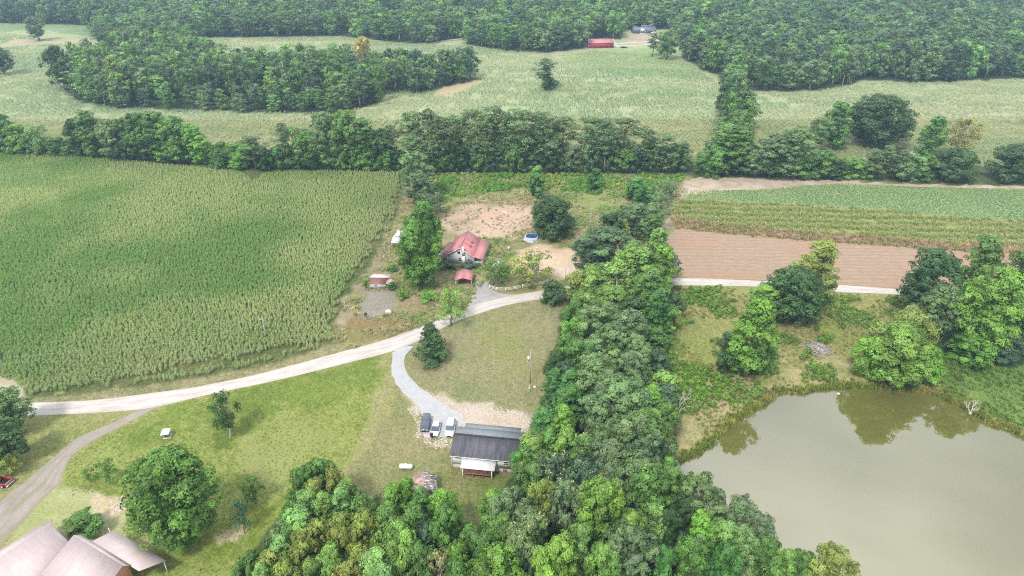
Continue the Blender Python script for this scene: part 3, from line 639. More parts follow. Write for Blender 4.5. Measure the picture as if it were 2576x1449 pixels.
# ---- right hedgerow
gR = 'trees in the hedgerow behind the bean field'
T(2214,249,150,'big','dark', vb=362, label='huge dome shaped tree in the far right field', var=0, name='oak_tree')
T(2106,263,76,'tall','mid', vb=375, label='upright tree touching the left side of the huge dome tree', var=2)
T(2060,302,62,'pine','sage', vb=392, label='pale pine left of the upright tree by the huge dome', var=0, name='pine_tree')
T(2346,299,66,'tall','mid', vb=408, label='leaning forked tree right of the huge dome tree', var=0)
T(2420,303,78,'open','rust', vb=398, label='yellow brown half bare tree in the far right field', var=1)
T(2550,370,108,'dome','dark', vb=452, label='dark rounded tree at the right edge of the hedgerow gap', var=1)
for a in [(1950,348,112,'broad','slate'),(2004,328,104,'tuft','sage'),(1905,380,80,'broad','sage'),(2110,406,64,'dome','dark'),(2150,402,66,'dome','fresh'),(2070,385,70,'broad','mid'),(2190,410,56,'dome','mid'),(2232,370,84,'tuft','slate'),
          (2285,388,80,'dome','sage'),(2335,395,70,'dome','mid'),(2408,380,104,'dome','dark'),(2020,395,80,'dome','mid'),(1790,400,60,'dome','mid'),(1950,400,70,'dome','dark')]:
    T(*a, vb=443+(a[0]-1900)*.02, grp=gR)
gN = 'trees in the line running up from the field corner'
for a in [(1835,322,118,'tall','mid',432),(1800,370,90,'dome','mid',440),(1870,360,80,'dome','dark',432),(1856,285,84,'broad','mid',385),(1882,282,36,'cedar','dark',352),(1850,330,70,'broad','bright',410),(1860,226,74,'broad','dark',320),(1852,183,62,'tuft','pine',282),(1838,235,50,'broad','mid',330),(1825,205,50,'broad','dark',290),(1880,250,50,'broad','mid',330)]:
    T(*a[:5], vb=a[5], grp=gN)
# ---- left / middle hedgerow
gL = 'trees in the hedgerow along the top of the corn field'
for a in [(-30,300,70,'broad','mid'),(5,294,66,'broad','mid'),(48,318,66,'dome','bright'),(100,318,72,'open','sage'),(190,305,50,'broad','dark'),(228,285,84,'tall','mid'),(290,305,86,'broad','sage'),(345,292,90,'broad','mid'),
          (395,288,92,'tall','mid'),(440,303,80,'broad','mid'),(488,318,66,'tall','bright'),(320,340,70,'broad','dark'),(420,345,70,'broad','bright')]:
    T(*a, vb=384+a[0]*.06, grp=gL)
gM = 'trees in the scrubby part of the hedgerow'
for a in [(635,345,72,'pine','pine'),(715,316,52,'pine','slate'),(745,328,62,'open','sage'),(780,335,74,'broad','mid'),(822,292,84,'broad','sage'),(868,288,88,'broad','mid'),(915,306,84,'tall','mid'),(955,332,66,'broad','dark'),(985,322,60,'pine','pine'),
          (600,385,46,'dome','bright'),(550,378,44,'dome','mid'),(665,375,50,'dome','dark'),(700,372,44,'dome','emerald'),(860,355,60,'dome','mid'),(930,365,60,'dome','bright'),(975,372,50,'dome','emerald')]:
    T(*a, vb=426, grp=gM)
gP = 'tall pines in the hedgerow behind the rough field'
for i, a in enumerate([(1032,288,72,'pine','sage'),(1076,286,98,'tuft','pine'),(1108,300,70,'pine','pine'),(1145,298,72,'pine','pine'),(1190,284,72,'pine','pine'),(1218,290,60,'pine','sage'),(1242,277,80,'pine','pine'),(1272,290,66,'pine','slate'),(1303,283,80,'pine','pine'),
          (1336,287,64,'pine','pine'),(1366,290,72,'pine','pine'),(1390,300,60,'pine','slate'),(1414,300,72,'pine','pine'),(1484,300,84,'pine','pine'),(1525,303,72,'pine','slate'),(1565,302,78,'pine','pine'),(1625,324,60,'pine','sage'),(1672,344,72,'pine','slate'),(1705,366,60,'broad','slate')]):
    T(*a, vb=424+(i % 3)*5, grp=gP, name='pine_tree', cat='pine tree')
gU = 'understory trees below the hedgerow pines'
for i, u in enumerate(range(1090, 1735, 30)):
    T(u+random.uniform(-6, 6), random.uniform(356, 382), random.uniform(48, 66), random.choice(['broad','dome','tall','dome']), random.choice(['dark','mid','pine','mid','slate','deep']), vb=random.uniform(426, 436), grp=gU)
for i, u in enumerate(range(10, 1020, 34)):
    T(u+random.uniform(-8, 8), 350+u*.036+random.uniform(-10, 8), random.uniform(40, 54), 'dome', random.choice(['dark','mid','emerald','mid','bright']), vb=385+u*.045+random.uniform(-2, 2), grp='low bushy trees along the hedgerow foot')
# ---- lane side trees by the farm
gF = 'trees along the farm lane'
for a in [(1675,455,60,'open','slate',505),(1660,490,66,'open','sage',545),(1640,515,70,'broad','sage',585),(1600,520,90,'broad','slate',600),(1545,540,74,'broad','dark',606),(1570,556,50,'cedar','olive',612),(1635,545,60,'broad','mid',610),(1535,550,50,'dome','dark',600)]:
    T(*a[:5], vb=a[5], grp=gF)
# ---- the wooded strip, from the road down to the pond and the bottom edge
gS = 'trees at the north end of the wooded strip'
for a in [(1528,592,150,'tuft','slate',13),(1480,612,70,'tuft','deep',12),(1590,612,90,'tuft','slate',11),(1656,590,76,'tall','fresh',19),(1672,630,80,'tall','bright',17),(1600,632,120,'tall','fresh',16),(1560,668,130,'open','fresh',13),(1640,690,100,'tall','mid',15),(1490,683,90,'dome','fresh',10),
          (1455,690,70,'dome','olive',9),(1660,740,80,'tall','emerald',15),(1540,735,110,'dome','fresh',11),(1480,750,80,'dome','fresh',10),(1450,765,60,'dome','mid',9),(1600,760,90,'broad','dark',11)]:
    T(*a[:5], H=a[5], grp=gS)
gT = 'trees in the wooded strip level with the mown lawn'
for a in [(1510,780,130,'tuft','sage',14),(1580,800,110,'broad','slate',14),(1450,810,70,'broad','bright',10),(1430,845,60,'dome','mid',8),(1545,838,120,'tuft','sage',14),(1600,860,90,'broad','sage',13),(1455,868,90,'broad','mid',11),(1500,905,100,'broad','sage',13),(1590,905,90,'broad','slate',13),
          (1405,895,60,'dome','dark',8),(1425,925,70,'tuft','deep',10),(1395,938,60,'tall','emerald',10),(1435,945,70,'tall','emerald',11),(1500,918,110,'broad','sage',14),(1545,960,120,'tuft','slate',14),(1600,975,90,'tuft','sage',13),(1430,985,90,'tall','emerald',11),(1395,1000,70,'dome','dark',8),
          (1640,985,80,'tall','bright',12),(1665,1020,80,'broad','mid',12),(1600,1000,110,'broad','slate',14)]:
    T(*a[:5], H=a[5], grp=gT, cream=(a[0] == 1500 and a[1] == 905))
gV = 'trees in the woods between the grey roofed house and the pond'
for a in [(1370,1040,80,'tall','emerald',11),(1415,1035,80,'tall','bright',12),(1560,975,160,'tuft','sage',16),(1520,1010,100,'broad','slate',13),(1630,1050,110,'broad','mid',13),(1670,1075,60,'dome','olive',9),(1380,1085,100,'dome','mid',9),(1425,1090,80,'dome','fresh',10),(1580,1075,150,'tuft','sage',16),
          (1345,1112,110,'dome','fresh',9),(1320,1130,70,'dome','emerald',8),(1470,1110,76,'tall','mid',13),(1640,1120,130,'tuft','slate',15),(1530,1140,110,'broad','slate',14),(1400,1155,90,'tuft','deep',12),(1600,1160,130,'broad','sage',15),(1470,1172,90,'broad','deep',12),(1345,1180,110,'dome','mid',9),
          (1685,1160,60,'tall','bright',11),(1700,1190,60,'tall','fresh',10),(1740,1198,40,'column','mid',8),(1300,1250,70,'dome','fresh',6),(1240,1250,74,'dome','bright',6)]:
    T(*a[:5], H=a[5], grp=gV, cream=(a[0] in (1470, 1400)))
gW = 'trees in the bottom woods right of the yard'
for a in [(1280,1246,92,'broad','slate',12),(1265,1300,110,'dome','fresh',8),(1370,1225,84,'broad','olive',12),(1425,1232,90,'broad','slate',13),(1505,1228,118,'broad','lime',17),(1630,1198,112,'broad','mid',15),(1685,1185,70,'tall','fresh',13),(1650,1280,70,'broad','mint',12),(1590,1300,90,'dome','fresh',11),
          (1332,1316,118,'broad','sage',13),(1460,1336,76,'broad','mint',14),(1595,1346,130,'tuft','slate',13),(1400,1376,116,'broad','lime',15),(1250,1404,130,'broad','bright',11),(1520,1390,90,'broad','fresh',14),(1672,1392,66,'dome','emerald',10),(1770,1310,90,'broad','bright',13),(1780,1224,120,'tuft','sage',14),
          (1860,1270,110,'tuft','slate',13),(1920,1310,90,'tuft','slate',12),(1830,1330,100,'broad','mint',13),(1750,1370,90,'broad','mid',12),(1830,1390,80,'broad','emerald',12),(1880,1345,90,'broad','sage',11),(1930,1370,80,'dome','mid',10),(1320,1385,60,'dome','deep',9),(1200,1360,90,'dome','mid',8),
          (2105,1392,114,'tuft','olive',13),(2030,1405,80,'dome','mid',10),(1980,1395,70,'broad','fresh',10),(1690,1300,70,'broad','dark',12),(1720,1260,80,'broad','dark',12),(1540,1290,80,'broad','dark',10),(1480,1300,70,'broad','dark',10)]:
    T(*a[:5], H=a[5], grp=gW, cream=(a[0] in (1332, 1280, 1425)))
gX = 'trees in the clump left of the yard'
for a in [(800,1172,90,'dome','mid',12),(760,1192,76,'dome','mid',11),(835,1195,70,'dome','olive',11),(870,1218,70,'tall','fresh',11),(795,1222,72,'dome','olive',11),(770,1248,80,'tall','mint',12),(855,1245,74,'tall','mint',12),(812,1256,70,'tall','fresh',12),(905,1262,90,'dome','mid',9),(735,1275,70,'dome','mid',10),
          (748,1296,110,'tall','mint',12),(860,1310,80,'dome','olive',11),(920,1300,90,'dome','olive',11),(800,1325,90,'dome','olive',11),(700,1366,90,'tall','mint',11),(690,1345,60,'dome','sage',8),(760,1345,80,'dome','olive',11),(850,1350,84,'dome','olive',12),(905,1330,84,'dome','olive',11),
          (625,1400,80,'dome','mid',9),(680,1402,90,'dome','olive',10),(760,1380,90,'dome','olive',11),(830,1390,90,'dome','fresh',12),(900,1388,80,'dome','olive',11),(655,1432,60,'tall','mint',10),(720,1425,80,'dome','olive',11),(780,1430,80,'dome','fresh',11),(870,1432,90,'dome','olive',11)]:
    T(*a[:5], H=a[5], grp=gX)
gY = 'trees in the clump below the rusty shed'
for a in [(985,1235,84,'tall','bright',12),(1020,1222,70,'dome','bright',11),(1060,1240,70,'tall','mid',12),(1105,1248,80,'tall','bright',12),(1135,1250,50,'tall','bright',11),(975,1290,80,'tall','mid',12),(1040,1290,90,'tall','mid',13),(1115,1300,90,'broad','mid',13),(1000,1335,130,'dome','fresh',13),(1070,1330,80,'dome','deep',11),
          (940,1400,120,'tall','mint',11),(1050,1380,100,'dome','mid',11),(1140,1385,80,'dome','bright',9),(1180,1330,70,'dome','mid',8),(1105,1400,70,'open','tan',10),(990,1380,90,'dome','fresh',12),(1150,1430,80,'dome','mid',10),(1210,1440,80,'dome','mid',10),(960,1440,90,'tall','mint',12)]:
    T(*a[:5], H=a[5], grp=gY)

# ---- fill: trees scattered in woods outlines, kept apart from those above
def poisson(poly_px, r0, tries, taken=None, seed=1):
    poly = GP(poly_px); xs = [p[0] for p in poly]; ys = [p[1] for p in poly]; g = np.random.default_rng(seed)
    X = g.uniform(min(xs), max(xs), tries); Y = g.uniform(min(ys), max(ys), tries); ok = inpoly(X, Y, poly); X, Y = X[ok], Y[ok]
    cell = {}; res = []
    for t in (taken or []): cell.setdefault((int(t[0]//r0), int(t[1]//r0)), []).append((t[0], t[1]))
    for x, y in zip(X, Y):
        k = (int(x//r0), int(y//r0)); bad = False
        for i in (-1, 0, 1):
            for j in (-1, 0, 1):
                for (a, b) in cell.get((k[0]+i, k[1]+j), ()):
                    if (a-x)**2+(b-y)**2 < r0*r0: bad = True; break
        if not bad: cell.setdefault(k, []).append((x, y)); res.append((x, y))
    return res
taken = [(t['b'].x, t['b'].y) for t in TREES]
def F_(x, y, H, wm, kd, tint, grp, hand=False):
    TREES.append(dict(b=Vector((x, y, float(ground_height(np.array([x]), np.array([y]))[0]))), H=H, w=wm, k=kd, t=tint, g=grp, l=None, v=None, cream=False, cat='tree', name=None, u=proj(x, y, H)[0], d=proj(x, y, H*.7)[2], hand=hand))
gr = random.Random(5)
pts = poisson(GROVE, 7.6, 9000, taken, 3)
for x, y in pts:
    u, v, _ = proj(x, y, 0); front = v > 255 and 320 < u < 870
    F_(x, y, gr.uniform(9, 12) if front else gr.uniform(14, 21), gr.uniform(6.5, 8.5) if front else gr.uniform(8, 12), gr.choice(['broad','tall','column','tuft'] if front else ['broad','broad','tall','pine','tuft']),
       gr.choice(['mid','sage','mid','deep','mint','slate','pine','fresh'] if u < 1000 else ['pine','deep','mid','slate']), 'trees in the island grove', v > 250)
UND = [([(1440,760),(1560,720),(1680,700),(1690,830),(1640,900),(1690,1080),(1700,1190),(1760,1270),(1950,1460),(2080,1560),(2080,1640),(600,1640),(640,1500),(740,1370),(850,1275),(960,1330),(1100,1375),(1210,1370),(1290,1230),(1345,1130),(1400,990)], 6.2)]
for poly, rr in UND:
    for x, y in poisson(poly, rr, 5000, taken, 9):
        F_(x, y, gr.uniform(6, 9), gr.uniform(6, 8), 'dome', gr.choice(['mid','dark','deep','mid','fresh']), 'low trees filling the near woods')
FARPTS = [p for p in poisson(FOREST_TOP, 9.0, 60000, None, 4) if p[1] < 830]
for x, y in FARPTS:
    u, v, _ = proj(x, y, 0); right = u > 1800
    F_(x, y, gr.uniform(13, 22)*(1 if y < 700 else 1.08), gr.uniform(9.5, 15.5), gr.choice(['broad','broad','tall','pine','tuft'] if not right else ['broad','tuft','tuft','broad','tall']),
       gr.choice(['mid','sage','deep','slate','mid','mint','pine','fresh','dark'] if not right else ['slate','deep','sage','pine','slate','mid','mint','dark']), 'trees along the edge of the far woods')

# ------------------------------------------------------------------ put the trees in the scene
FORM = {'broad': 'broad', 'dome': 'bushy', 'big': 'huge domed', 'spread': 'spreading', 'tall': 'upright', 'open': 'thin', 'pine': 'bare trunked pine', 'tuft': 'clumpy', 'cedar': 'conical cedar', 'column': 'narrow', 'bush': 'low bushy'}
TINT_J = random.Random(3)
def place_tree(t):
    vs = PROTO[t['k']]; i = t['v'] if t['v'] is not None else TINT_J.randrange(len(vs)); cm, tm, H, W_, pts = vs[i % len(vs)]
    root = empty(t['name'] or ('pine_tree' if t['k'] in ('pine',) else 'tree'), t['b'], TINT_J.uniform(0, 6.28), t['l'], t['cat'], t['g'] or None)
    s = (t['w']/W_*1.08, t['w']/W_*1.08, t['H']/H*1.03)
    c = link('crown', cm, None, root); k = link('trunk', tm, None, root); c.scale = k.scale = s
    col = PAL[t['t']][0]; j = TINT_J.uniform(.88, 1.12); c.color = (col[0]*j*TINT_J.uniform(.93, 1.08), col[1]*j, col[2]*j, 1)
    if t['cream'] and t['k'] in BLM: b = link('blossom', BLM[t['k']][i % len(vs)], None, root); b.scale = s
LIMIT = 296
hand = [t for t in TREES if t['hand']]; rest = [t for t in TREES if not t['hand']]
rest.sort(key=lambda t: t['d'] + (0 if t['g'] != 'low trees filling the near woods' else 400))
hand.sort(key=lambda t: (0 if t['l'] else 1, t['d']))
own = [t for t in hand+rest if t['cat'] != 'tree' or t['name'] in ('pine_tree', 'cedar_tree')]; com = [t for t in hand+rest if not (t['cat'] != 'tree' or t['name'] in ('pine_tree', 'cedar_tree'))]
single = own+com[:LIMIT]; mass = com[LIMIT:]
print('TREES', len(TREES), 'hand', len(hand), 'single', len(single), 'mass', len(mass))
def nth(k):
    s = 'th' if 10 < k % 100 < 14 else {1: 'st', 2: 'nd', 3: 'rd'}.get(k % 10, 'th'); return str(k)+s
WHERE = {'trees in the hedgerow behind the bean field': 'in the hedgerow behind the bean field', 'trees in the line running up from the field corner': 'in the line climbing from the field corner',
 'trees in the hedgerow along the top of the corn field': 'in the hedgerow above the corn', 'trees in the scrubby part of the hedgerow': 'in the scrubby hedgerow middle', 'tall pines in the hedgerow behind the rough field': 'of the hedgerow pines',
 'understory trees below the hedgerow pines': 'under the hedgerow pines', 'low bushy trees along the hedgerow foot': 'along the foot of the corn hedgerow', 'trees along the farm lane': 'beside the farm lane',
 'trees at the north end of the wooded strip': 'at the wooded strip top', 'trees in the wooded strip level with the mown lawn': 'in the strip beside the mown lawn', 'trees in the woods between the grey roofed house and the pond': 'beside the grey roofed house',
 'trees in the bottom woods right of the yard': 'in the bottom woods', 'trees in the clump left of the yard': 'in the left clump', 'trees in the clump below the rusty shed': 'below the rusty shed', 'trees in the island grove': 'in the island grove',
 'low trees filling the near woods': 'low in the near woods', 'trees along the edge of the far woods': 'at the far wood edge'}
byg = {}
for t in single:
    if not t['l']: byg.setdefault(t['g'], []).append(t)
for g, ts in byg.items():
    sub = {}
    for t in sorted(ts, key=lambda q: q['u']): sub.setdefault((t['t'], t['k']), []).append(t)
    for (ti, kd), q in sub.items():
        desc = PAL[ti][1]+' '+FORM[kd]+('' if kd in ('pine', 'cedar') else ' tree')
        for i, t in enumerate(q):
            t['l'] = ('only '+desc if len(q) == 1 else desc+', '+nth(i+1)+' from left')+' '+WHERE[g]
for t in single: place_tree(t)

# ------------------------------------------------------------------ masses nobody could count: one object each, built from scattered pieces
def instancer(name, coll, P, ROT, SCL, IDX, TINT, label, cat):
    me = bpy.data.meshes.new(name); n = len(P); me.vertices.add(n); me.vertices.foreach_set('co', np.asarray(P, np.float32).ravel())
    for nm, tp, key, arr in (('rot', 'FLOAT_VECTOR', 'vector', ROT), ('scl', 'FLOAT_VECTOR', 'vector', SCL), ('idx', 'INT', 'value', IDX), ('tint', 'FLOAT_COLOR', 'color', TINT)):
        a = me.attributes.new(nm, tp, 'POINT'); a.data.foreach_set(key, np.asarray(arr, np.int32 if tp == 'INT' else np.float32).ravel())
    o = bpy.data.objects.new(name, me); COL.objects.link(o); tag(o, label, cat, kind='stuff')
    ng = bpy.data.node_groups.new(name, 'GeometryNodeTree'); ng.interface.new_socket('Geometry', in_out='INPUT', socket_type='NodeSocketGeometry'); ng.interface.new_socket('Geometry', in_out='OUTPUT', socket_type='NodeSocketGeometry')
    N = ng.nodes; gi = N.new('NodeGroupInput'); go = N.new('NodeGroupOutput'); ip = N.new('GeometryNodeInstanceOnPoints'); ci = N.new('GeometryNodeCollectionInfo')
    ci.inputs[0].default_value = coll; ci.inputs[1].default_value = True; ci.inputs[2].default_value = True
    def na(nm, tp): q = N.new('GeometryNodeInputNamedAttribute'); q.data_type = tp; q.inputs[0].default_value = nm; return q.outputs[0]
    k = ng.links.new; k(gi.outputs[0], ip.inputs['Points']); k(ci.outputs[0], ip.inputs['Instance']); ip.inputs['Pick Instance'].default_value = True
    k(na('idx', 'INT'), ip.inputs['Instance Index']); k(na('rot', 'FLOAT_VECTOR'), ip.inputs['Rotation']); k(na('scl', 'FLOAT_VECTOR'), ip.inputs['Scale']); k(ip.outputs[0], go.inputs[0])
    md = o.modifiers.new('scatter', 'NODES'); md.node_group = ng; return o
def store(name, meshes):
    c = bpy.data.collections.new(name)
    for i, m in enumerate(meshes): c.objects.link(bpy.data.objects.new('%s_%02d' % (name, i), m))
    return c
# far-away trees: coarser leaves, trunk and crown in one mesh
FARK = {'broad': (15, 11, 2.5, P_OAK, 17, 2.3, 10, .80, 15, .42, .8, 4), 'tall': (20, 10, 2.5, P_TALL, 22, 2.0, 9, .80, 13, .42, .9, 4), 'pine': (24, 9, 8, P_PINE, 16, 1.7, 8, .7, 12, .36, .6, 3), 'tuft': (16, 11, 4, P_OAK, 22, 1.9, 8, .80, 17, .38, .8, 3)}
fm = []; fidx = {}
for kd, (H, W_, z0, pf, nl, lb, nc, cl, npl, lf, fl, nv) in FARK.items():
    fidx[kd] = []
    for s in range(nv):
        sdc += 1; cm, _ = crown_mesh('far_tree', sdc, H, W_, z0, pf, nl, lb, nc, cl, npl, lf, fl, FOLI, .1, .5)
        tm = trunk_mesh('t', sdc, H, W_, z0, .3, 4); cm.materials.append(BARK)
        bm = bmesh.new(); bm.from_mesh(cm); nb = len(bm.faces); bm.from_mesh(tm); bm.faces.ensure_lookup_table()
        for f in bm.faces[nb:]: f.material_index = 1
        bm.to_mesh(cm); bm.free(); fidx[kd].append((len(fm), H, W_)); fm.append(cm)
fcoll = store('far_tree', fm)
for mname, mpart, mlabel in (('far_woods', [t for t in mass if t['d'] > 330], 'mass of distant mixed woodland reaching the top of the picture'), ('woodland_understory', [t for t in mass if t['d'] <= 330], 'low green understory filling the near woods')):
    if not mpart: continue
    P = []; ROT = []; S = []; I = []; TI = []; mr = random.Random(11)
    for t in mpart:
        kd = {'dome': 'broad', 'column': 'tall', 'open': 'broad', 'cedar': 'tall', 'bush': 'broad', 'big': 'broad', 'spread': 'tall'}.get(t['k'], t['k']); i, H, W_ = mr.choice(fidx[kd])
        P.append(tuple(t['b'])); ROT.append((0, 0, mr.uniform(0, 6.28))); q = t['w']/W_*1.1; S.append((q, q, t['H']/H)); I.append(i)
        c = PAL[t['t']][0]; j = mr.uniform(.8, 1.2); TI.append((c[0]*j, c[1]*j, c[2]*j, 1))
    instancer(mname, fcoll, P, ROT, S, I, TI, mlabel, 'woods')

def blades(seed, n, h, spread, wid, lean, tip=None, name='tuft'):
    """a tuft of n bent blades; attribute leaf.r lightness, leaf.g yellowness"""
    r = random.Random(seed); V = []; Fq = []; Cc = []
    for i in range(n):
        x, y = r.uniform(-spread, spread), r.uniform(-spread, spread); a = r.uniform(0, 6.28); hh = h*r.uniform(.6, 1.1); l = lean*r.uniform(.3, 1); dx, dy = math.cos(a), math.sin(a); wx, wy = -dy*wid, dx*wid
        b = len(V); V += [(x-wx, y-wy, 0), (x+wx, y+wy, 0), (x+dx*l*.5+wx*.8, y+dy*l*.5+wy*.8, hh*.75), (x+dx*l*.5-wx*.8, y+dy*l*.5-wy*.8, hh*.75), (x+dx*l*1.1, y+dy*l*1.1, hh*(1 if i % 2 else .7))]
        Fq += [(b, b+1, b+2, b+3), (b+3, b+2, b+4)]; c = r.uniform(.2, .8); g = r.random()*.5
        if tip and i % 3 == 0: g = 1; c = .95
        Cc += [(c, g, 0, 1)]*2
    me = mesh_from(name, V, Fq); at = me.attributes.new('leaf', 'FLOAT_COLOR', 'FACE'); at.data.foreach_set('color', np.array(Cc, np.float32).ravel()); me.materials.append(FOLI); return me
def corn_piece(seed, h, n=4, ln=1.0, bladesn=7, bw=.07):
    """a metre of crop row: stalks with arching blades and pale tassels"""
    r = random.Random(seed); V = []; Fq = []; Cc = []
    for s in range(n):
        y = -ln/2+ln*(s+.5)/n+r.uniform(-.08, .08); x = r.uniform(-.08, .08); hh = h*r.uniform(.85, 1.1)
        for k in range(bladesn):
            a = r.uniform(0, 6.28); z = hh*(.35+.55*k/bladesn); l = r.uniform(.4, .65); dx, dy = math.cos(a), math.sin(a); b = len(V); w = bw
            V += [(x-dy*w, y+dx*w, z), (x+dy*w, y-dx*w, z), (x+dx*l*.6+dy*w, y+dy*l*.6-dx*w, z+.22), (x+dx*l*.6-dy*w, y+dy*l*.6+dx*w, z+.22), (x+dx*l, y+dy*l, z-.05)]
            Fq += [(b, b+1, b+2, b+3), (b+3, b+2, b+4)]; c = r.uniform(.25, .75); Cc += [(c, .15*r.random(), 0, 1)]*2
        for a in (r.uniform(0, 3), r.uniform(0, 3)):
            dx, dy = math.cos(a)*.08, math.sin(a)*.08; b = len(V); V += [(x-dx, y-dy, hh+.02), (x+dx, y+dy, hh+.02), (x+dx*.9, y+dy*.9, hh+.26), (x-dx*.9, y-dy*.9, hh+.26)]; Fq.append((b, b+1, b+2, b+3)); Cc.append((.8, .8, 0, 1))
    me = mesh_from('corn_row', V, Fq); at = me.attributes.new('leaf', 'FLOAT_COLOR', 'FACE'); at.data.foreach_set('color', np.array(Cc, np.float32).ravel()); me.materials.append(FOLC); return me
CORNC = store('corn_row', [corn_piece(s, 1.9) for s in range(5)])
FCORN = store('far_corn_row', [corn_piece(20+s, 1.5, 4, 1.8, 5, .12) for s in range(4)])
TUFTC = store('weed_tuft', [blades(s, 26, .55, .35, .035, .35) for s in range(4)])
WEEDC = store('weed_clump', [crown_mesh('weed', 300+s, .8, 1.3, .1, P_DOME, 6, .32, 8, .2, 10, .10, .8, FOLI, .1, .7)[0] for s in range(3)])
REEDC = store('reed_tuft', [blades(40+s, 30, .9, .4, .04, .4, True) for s in range(3)])
def grid_scatter(polys, dx, dy, ang, jit, seed, excl=()):
    """points on rows inside the outlines, and their row direction"""
    g = np.random.default_rng(seed); poly = GP(polys); xs = np.array([p[0] for p in poly]); ys = np.array([p[1] for p in poly]); cx, cy = xs.mean(), ys.mean(); R_ = math.hypot(np.ptp(xs), np.ptp(ys))/2+5
    a, b = np.meshgrid(np.arange(-R_, R_, dx), np.arange(-R_, R_, dy)); a = a.ravel(); b = b.ravel(); a = a+g.normal(size=a.size)*jit*dx; b = b+g.uniform(-.5, .5, b.size)*min(1, jit*4)*dy
    ca, sa = math.cos(ang), math.sin(ang); X = cx+a*ca-b*sa; Y = cy+a*sa+b*ca; ok = inpoly(X+(fbm(X, Y, 3, 2)-.5)*1.5, Y+(fbm(X, Y, 3, 5)-.5)*1.5, poly)
    for e in excl: ok &= ~inpoly(X, Y, GP(e) if e and e[0][0] > -999 else e)
    return X[ok], Y[ok]
def inframe(X, Y, m=90):
    dep = Y*math.cos(TH)+CH*math.sin(TH); u = 1288+F*X/dep; return (u > -m) & (u < 2576+m)
def tints(X, Y, ca, cb, s, seed, spread=.12, lo=.4, hi=.6):
    f = np.clip((fbm(X, Y, s, seed)-lo)/(hi-lo), 0, 1)[:, None]; g = np.random.default_rng(seed); c = np.array(ca)*(1-f)+np.array(cb)*f
    c = c*(1+g.normal(size=(len(X), 1))*spread); return np.concatenate([np.clip(c, .005, 1), np.ones((len(X), 1))], 1)
def scat(name, coll, ncol, X, Y, tint, smin, smax, label, cat, rot=None, seed=1, z=None):
    g = np.random.default_rng(seed); n = len(X); s = g.uniform(smin, smax, n); Z = ground_height(X, Y) if z is None else np.full(n, z)
    rz = g.uniform(0, 6.28, n) if rot is None else np.full(n, rot)+g.integers(0, 2, n)*math.pi+g.normal(size=n)*.05
    o = instancer(name, coll, np.stack([X, Y, Z], 1), np.stack([np.zeros(n), np.zeros(n), rz], 1), np.stack([s, s, s*g.uniform(.85, 1.15, n)], 1), g.integers(0, ncol, n), tint, label, cat); print(name, n); return o
CORNPX = [(-300,374),(0,384),(167,394),(367,412),(567,431),(606,437),(636,458),(672,438),(859,433),(1002,438),(1006,490),(1000,530),(983,580),(950,612),(917,668),(876,726),(856,764),(845,808),(851,860),(760,892),(640,925),(500,956),(370,973),(250,987),(150,1001),(80,1003),(62,985),(30,958),(-20,950),(-60,952),(-300,950)]
X, Y = grid_scatter(CORNPX, .74, .80, .12, .30, 21); m = inframe(X, Y); X, Y = X[m], Y[m]
ct = tints(X, Y, (.178,.320,.085), (.345,.425,.190), 34, 6, .07, .36, .66)
ed = dist_poly(X, Y, GP([(851,860),(760,892),(640,925),(500,956),(370,973),(250,987),(80,1003)]))  # poorer, yellower rows towards the road
ee = dist_poly(X, Y, GP([(1006,490),(1000,530),(983,580),(950,612),(917,668),(876,726),(856,764),(845,808),(851,860)])); k = (np.clip(1-ed/32, 0, 1)*.6*(fbm(X, Y, 6, 8) > .36)+np.clip(1-ee/14, 0, 1)*.7*(Y > 190))[:, None].clip(0, 1); ct[:, :3] = ct[:, :3]*(1-k)+np.array([.32,.37,.19])*k
kp = fbm(X, Y, 2.5, 9) > np.clip(.75-np.minimum(ee, ed)/5, -1, .62); X, Y, ct = X[kp], Y[kp], ct[kp]
scat('corn_field', CORNC, 5, X, Y, ct, .55, .75, 'wide green corn field left of the farmhouse', 'corn field', .12, 22)
FARF = [[(-200,240),(-200,345),(0,350),(300,362),(520,385),(700,395),(1000,390),(1765,400),(1822,300),(1810,215),(1790,200),(1718,150),(1500,128),(1400,140),(1180,118),(1090,112),(960,106),(860,94),(525,98),(330,130),(-100,66)], [(1880,232),(2017,234),(2110,222),(2224,206),(2334,212),(2576,199),(2800,199),(2800,430),(2100,415),(1760,405),(1900,300)]]
for q, fpoly in enumerate(FARF):
    X, Y = grid_scatter(fpoly, 1.6, 1.6, -.05 if q == 0 else .35, .35, 31+q, [GROVE]); m = inframe(X, Y, 40) & (fbm(X, Y, 7, 77) > .36); X, Y = X[m], Y[m]
    m2 = np.ones(len(X), bool)
    for pl in ZONES_FAR[4:6]+ZONES_FAR[3:4]: m2 &= ~inpoly(X, Y, GP(pl[0]))
    X, Y = X[m2], Y[m2]; st = tints(X*.3, Y*1.4, (.24,.345,.215), (.40,.45,.30), 30, 12+q, .10, .38, .62)
    scat('hay_field', FCORN, 4, X, Y, st, .5, .8, ['pale ripening crop rolling round the island grove', 'pale ripening crop right of the climbing tree line'][q], 'crop field', (-.05, .35)[q], 33+q)
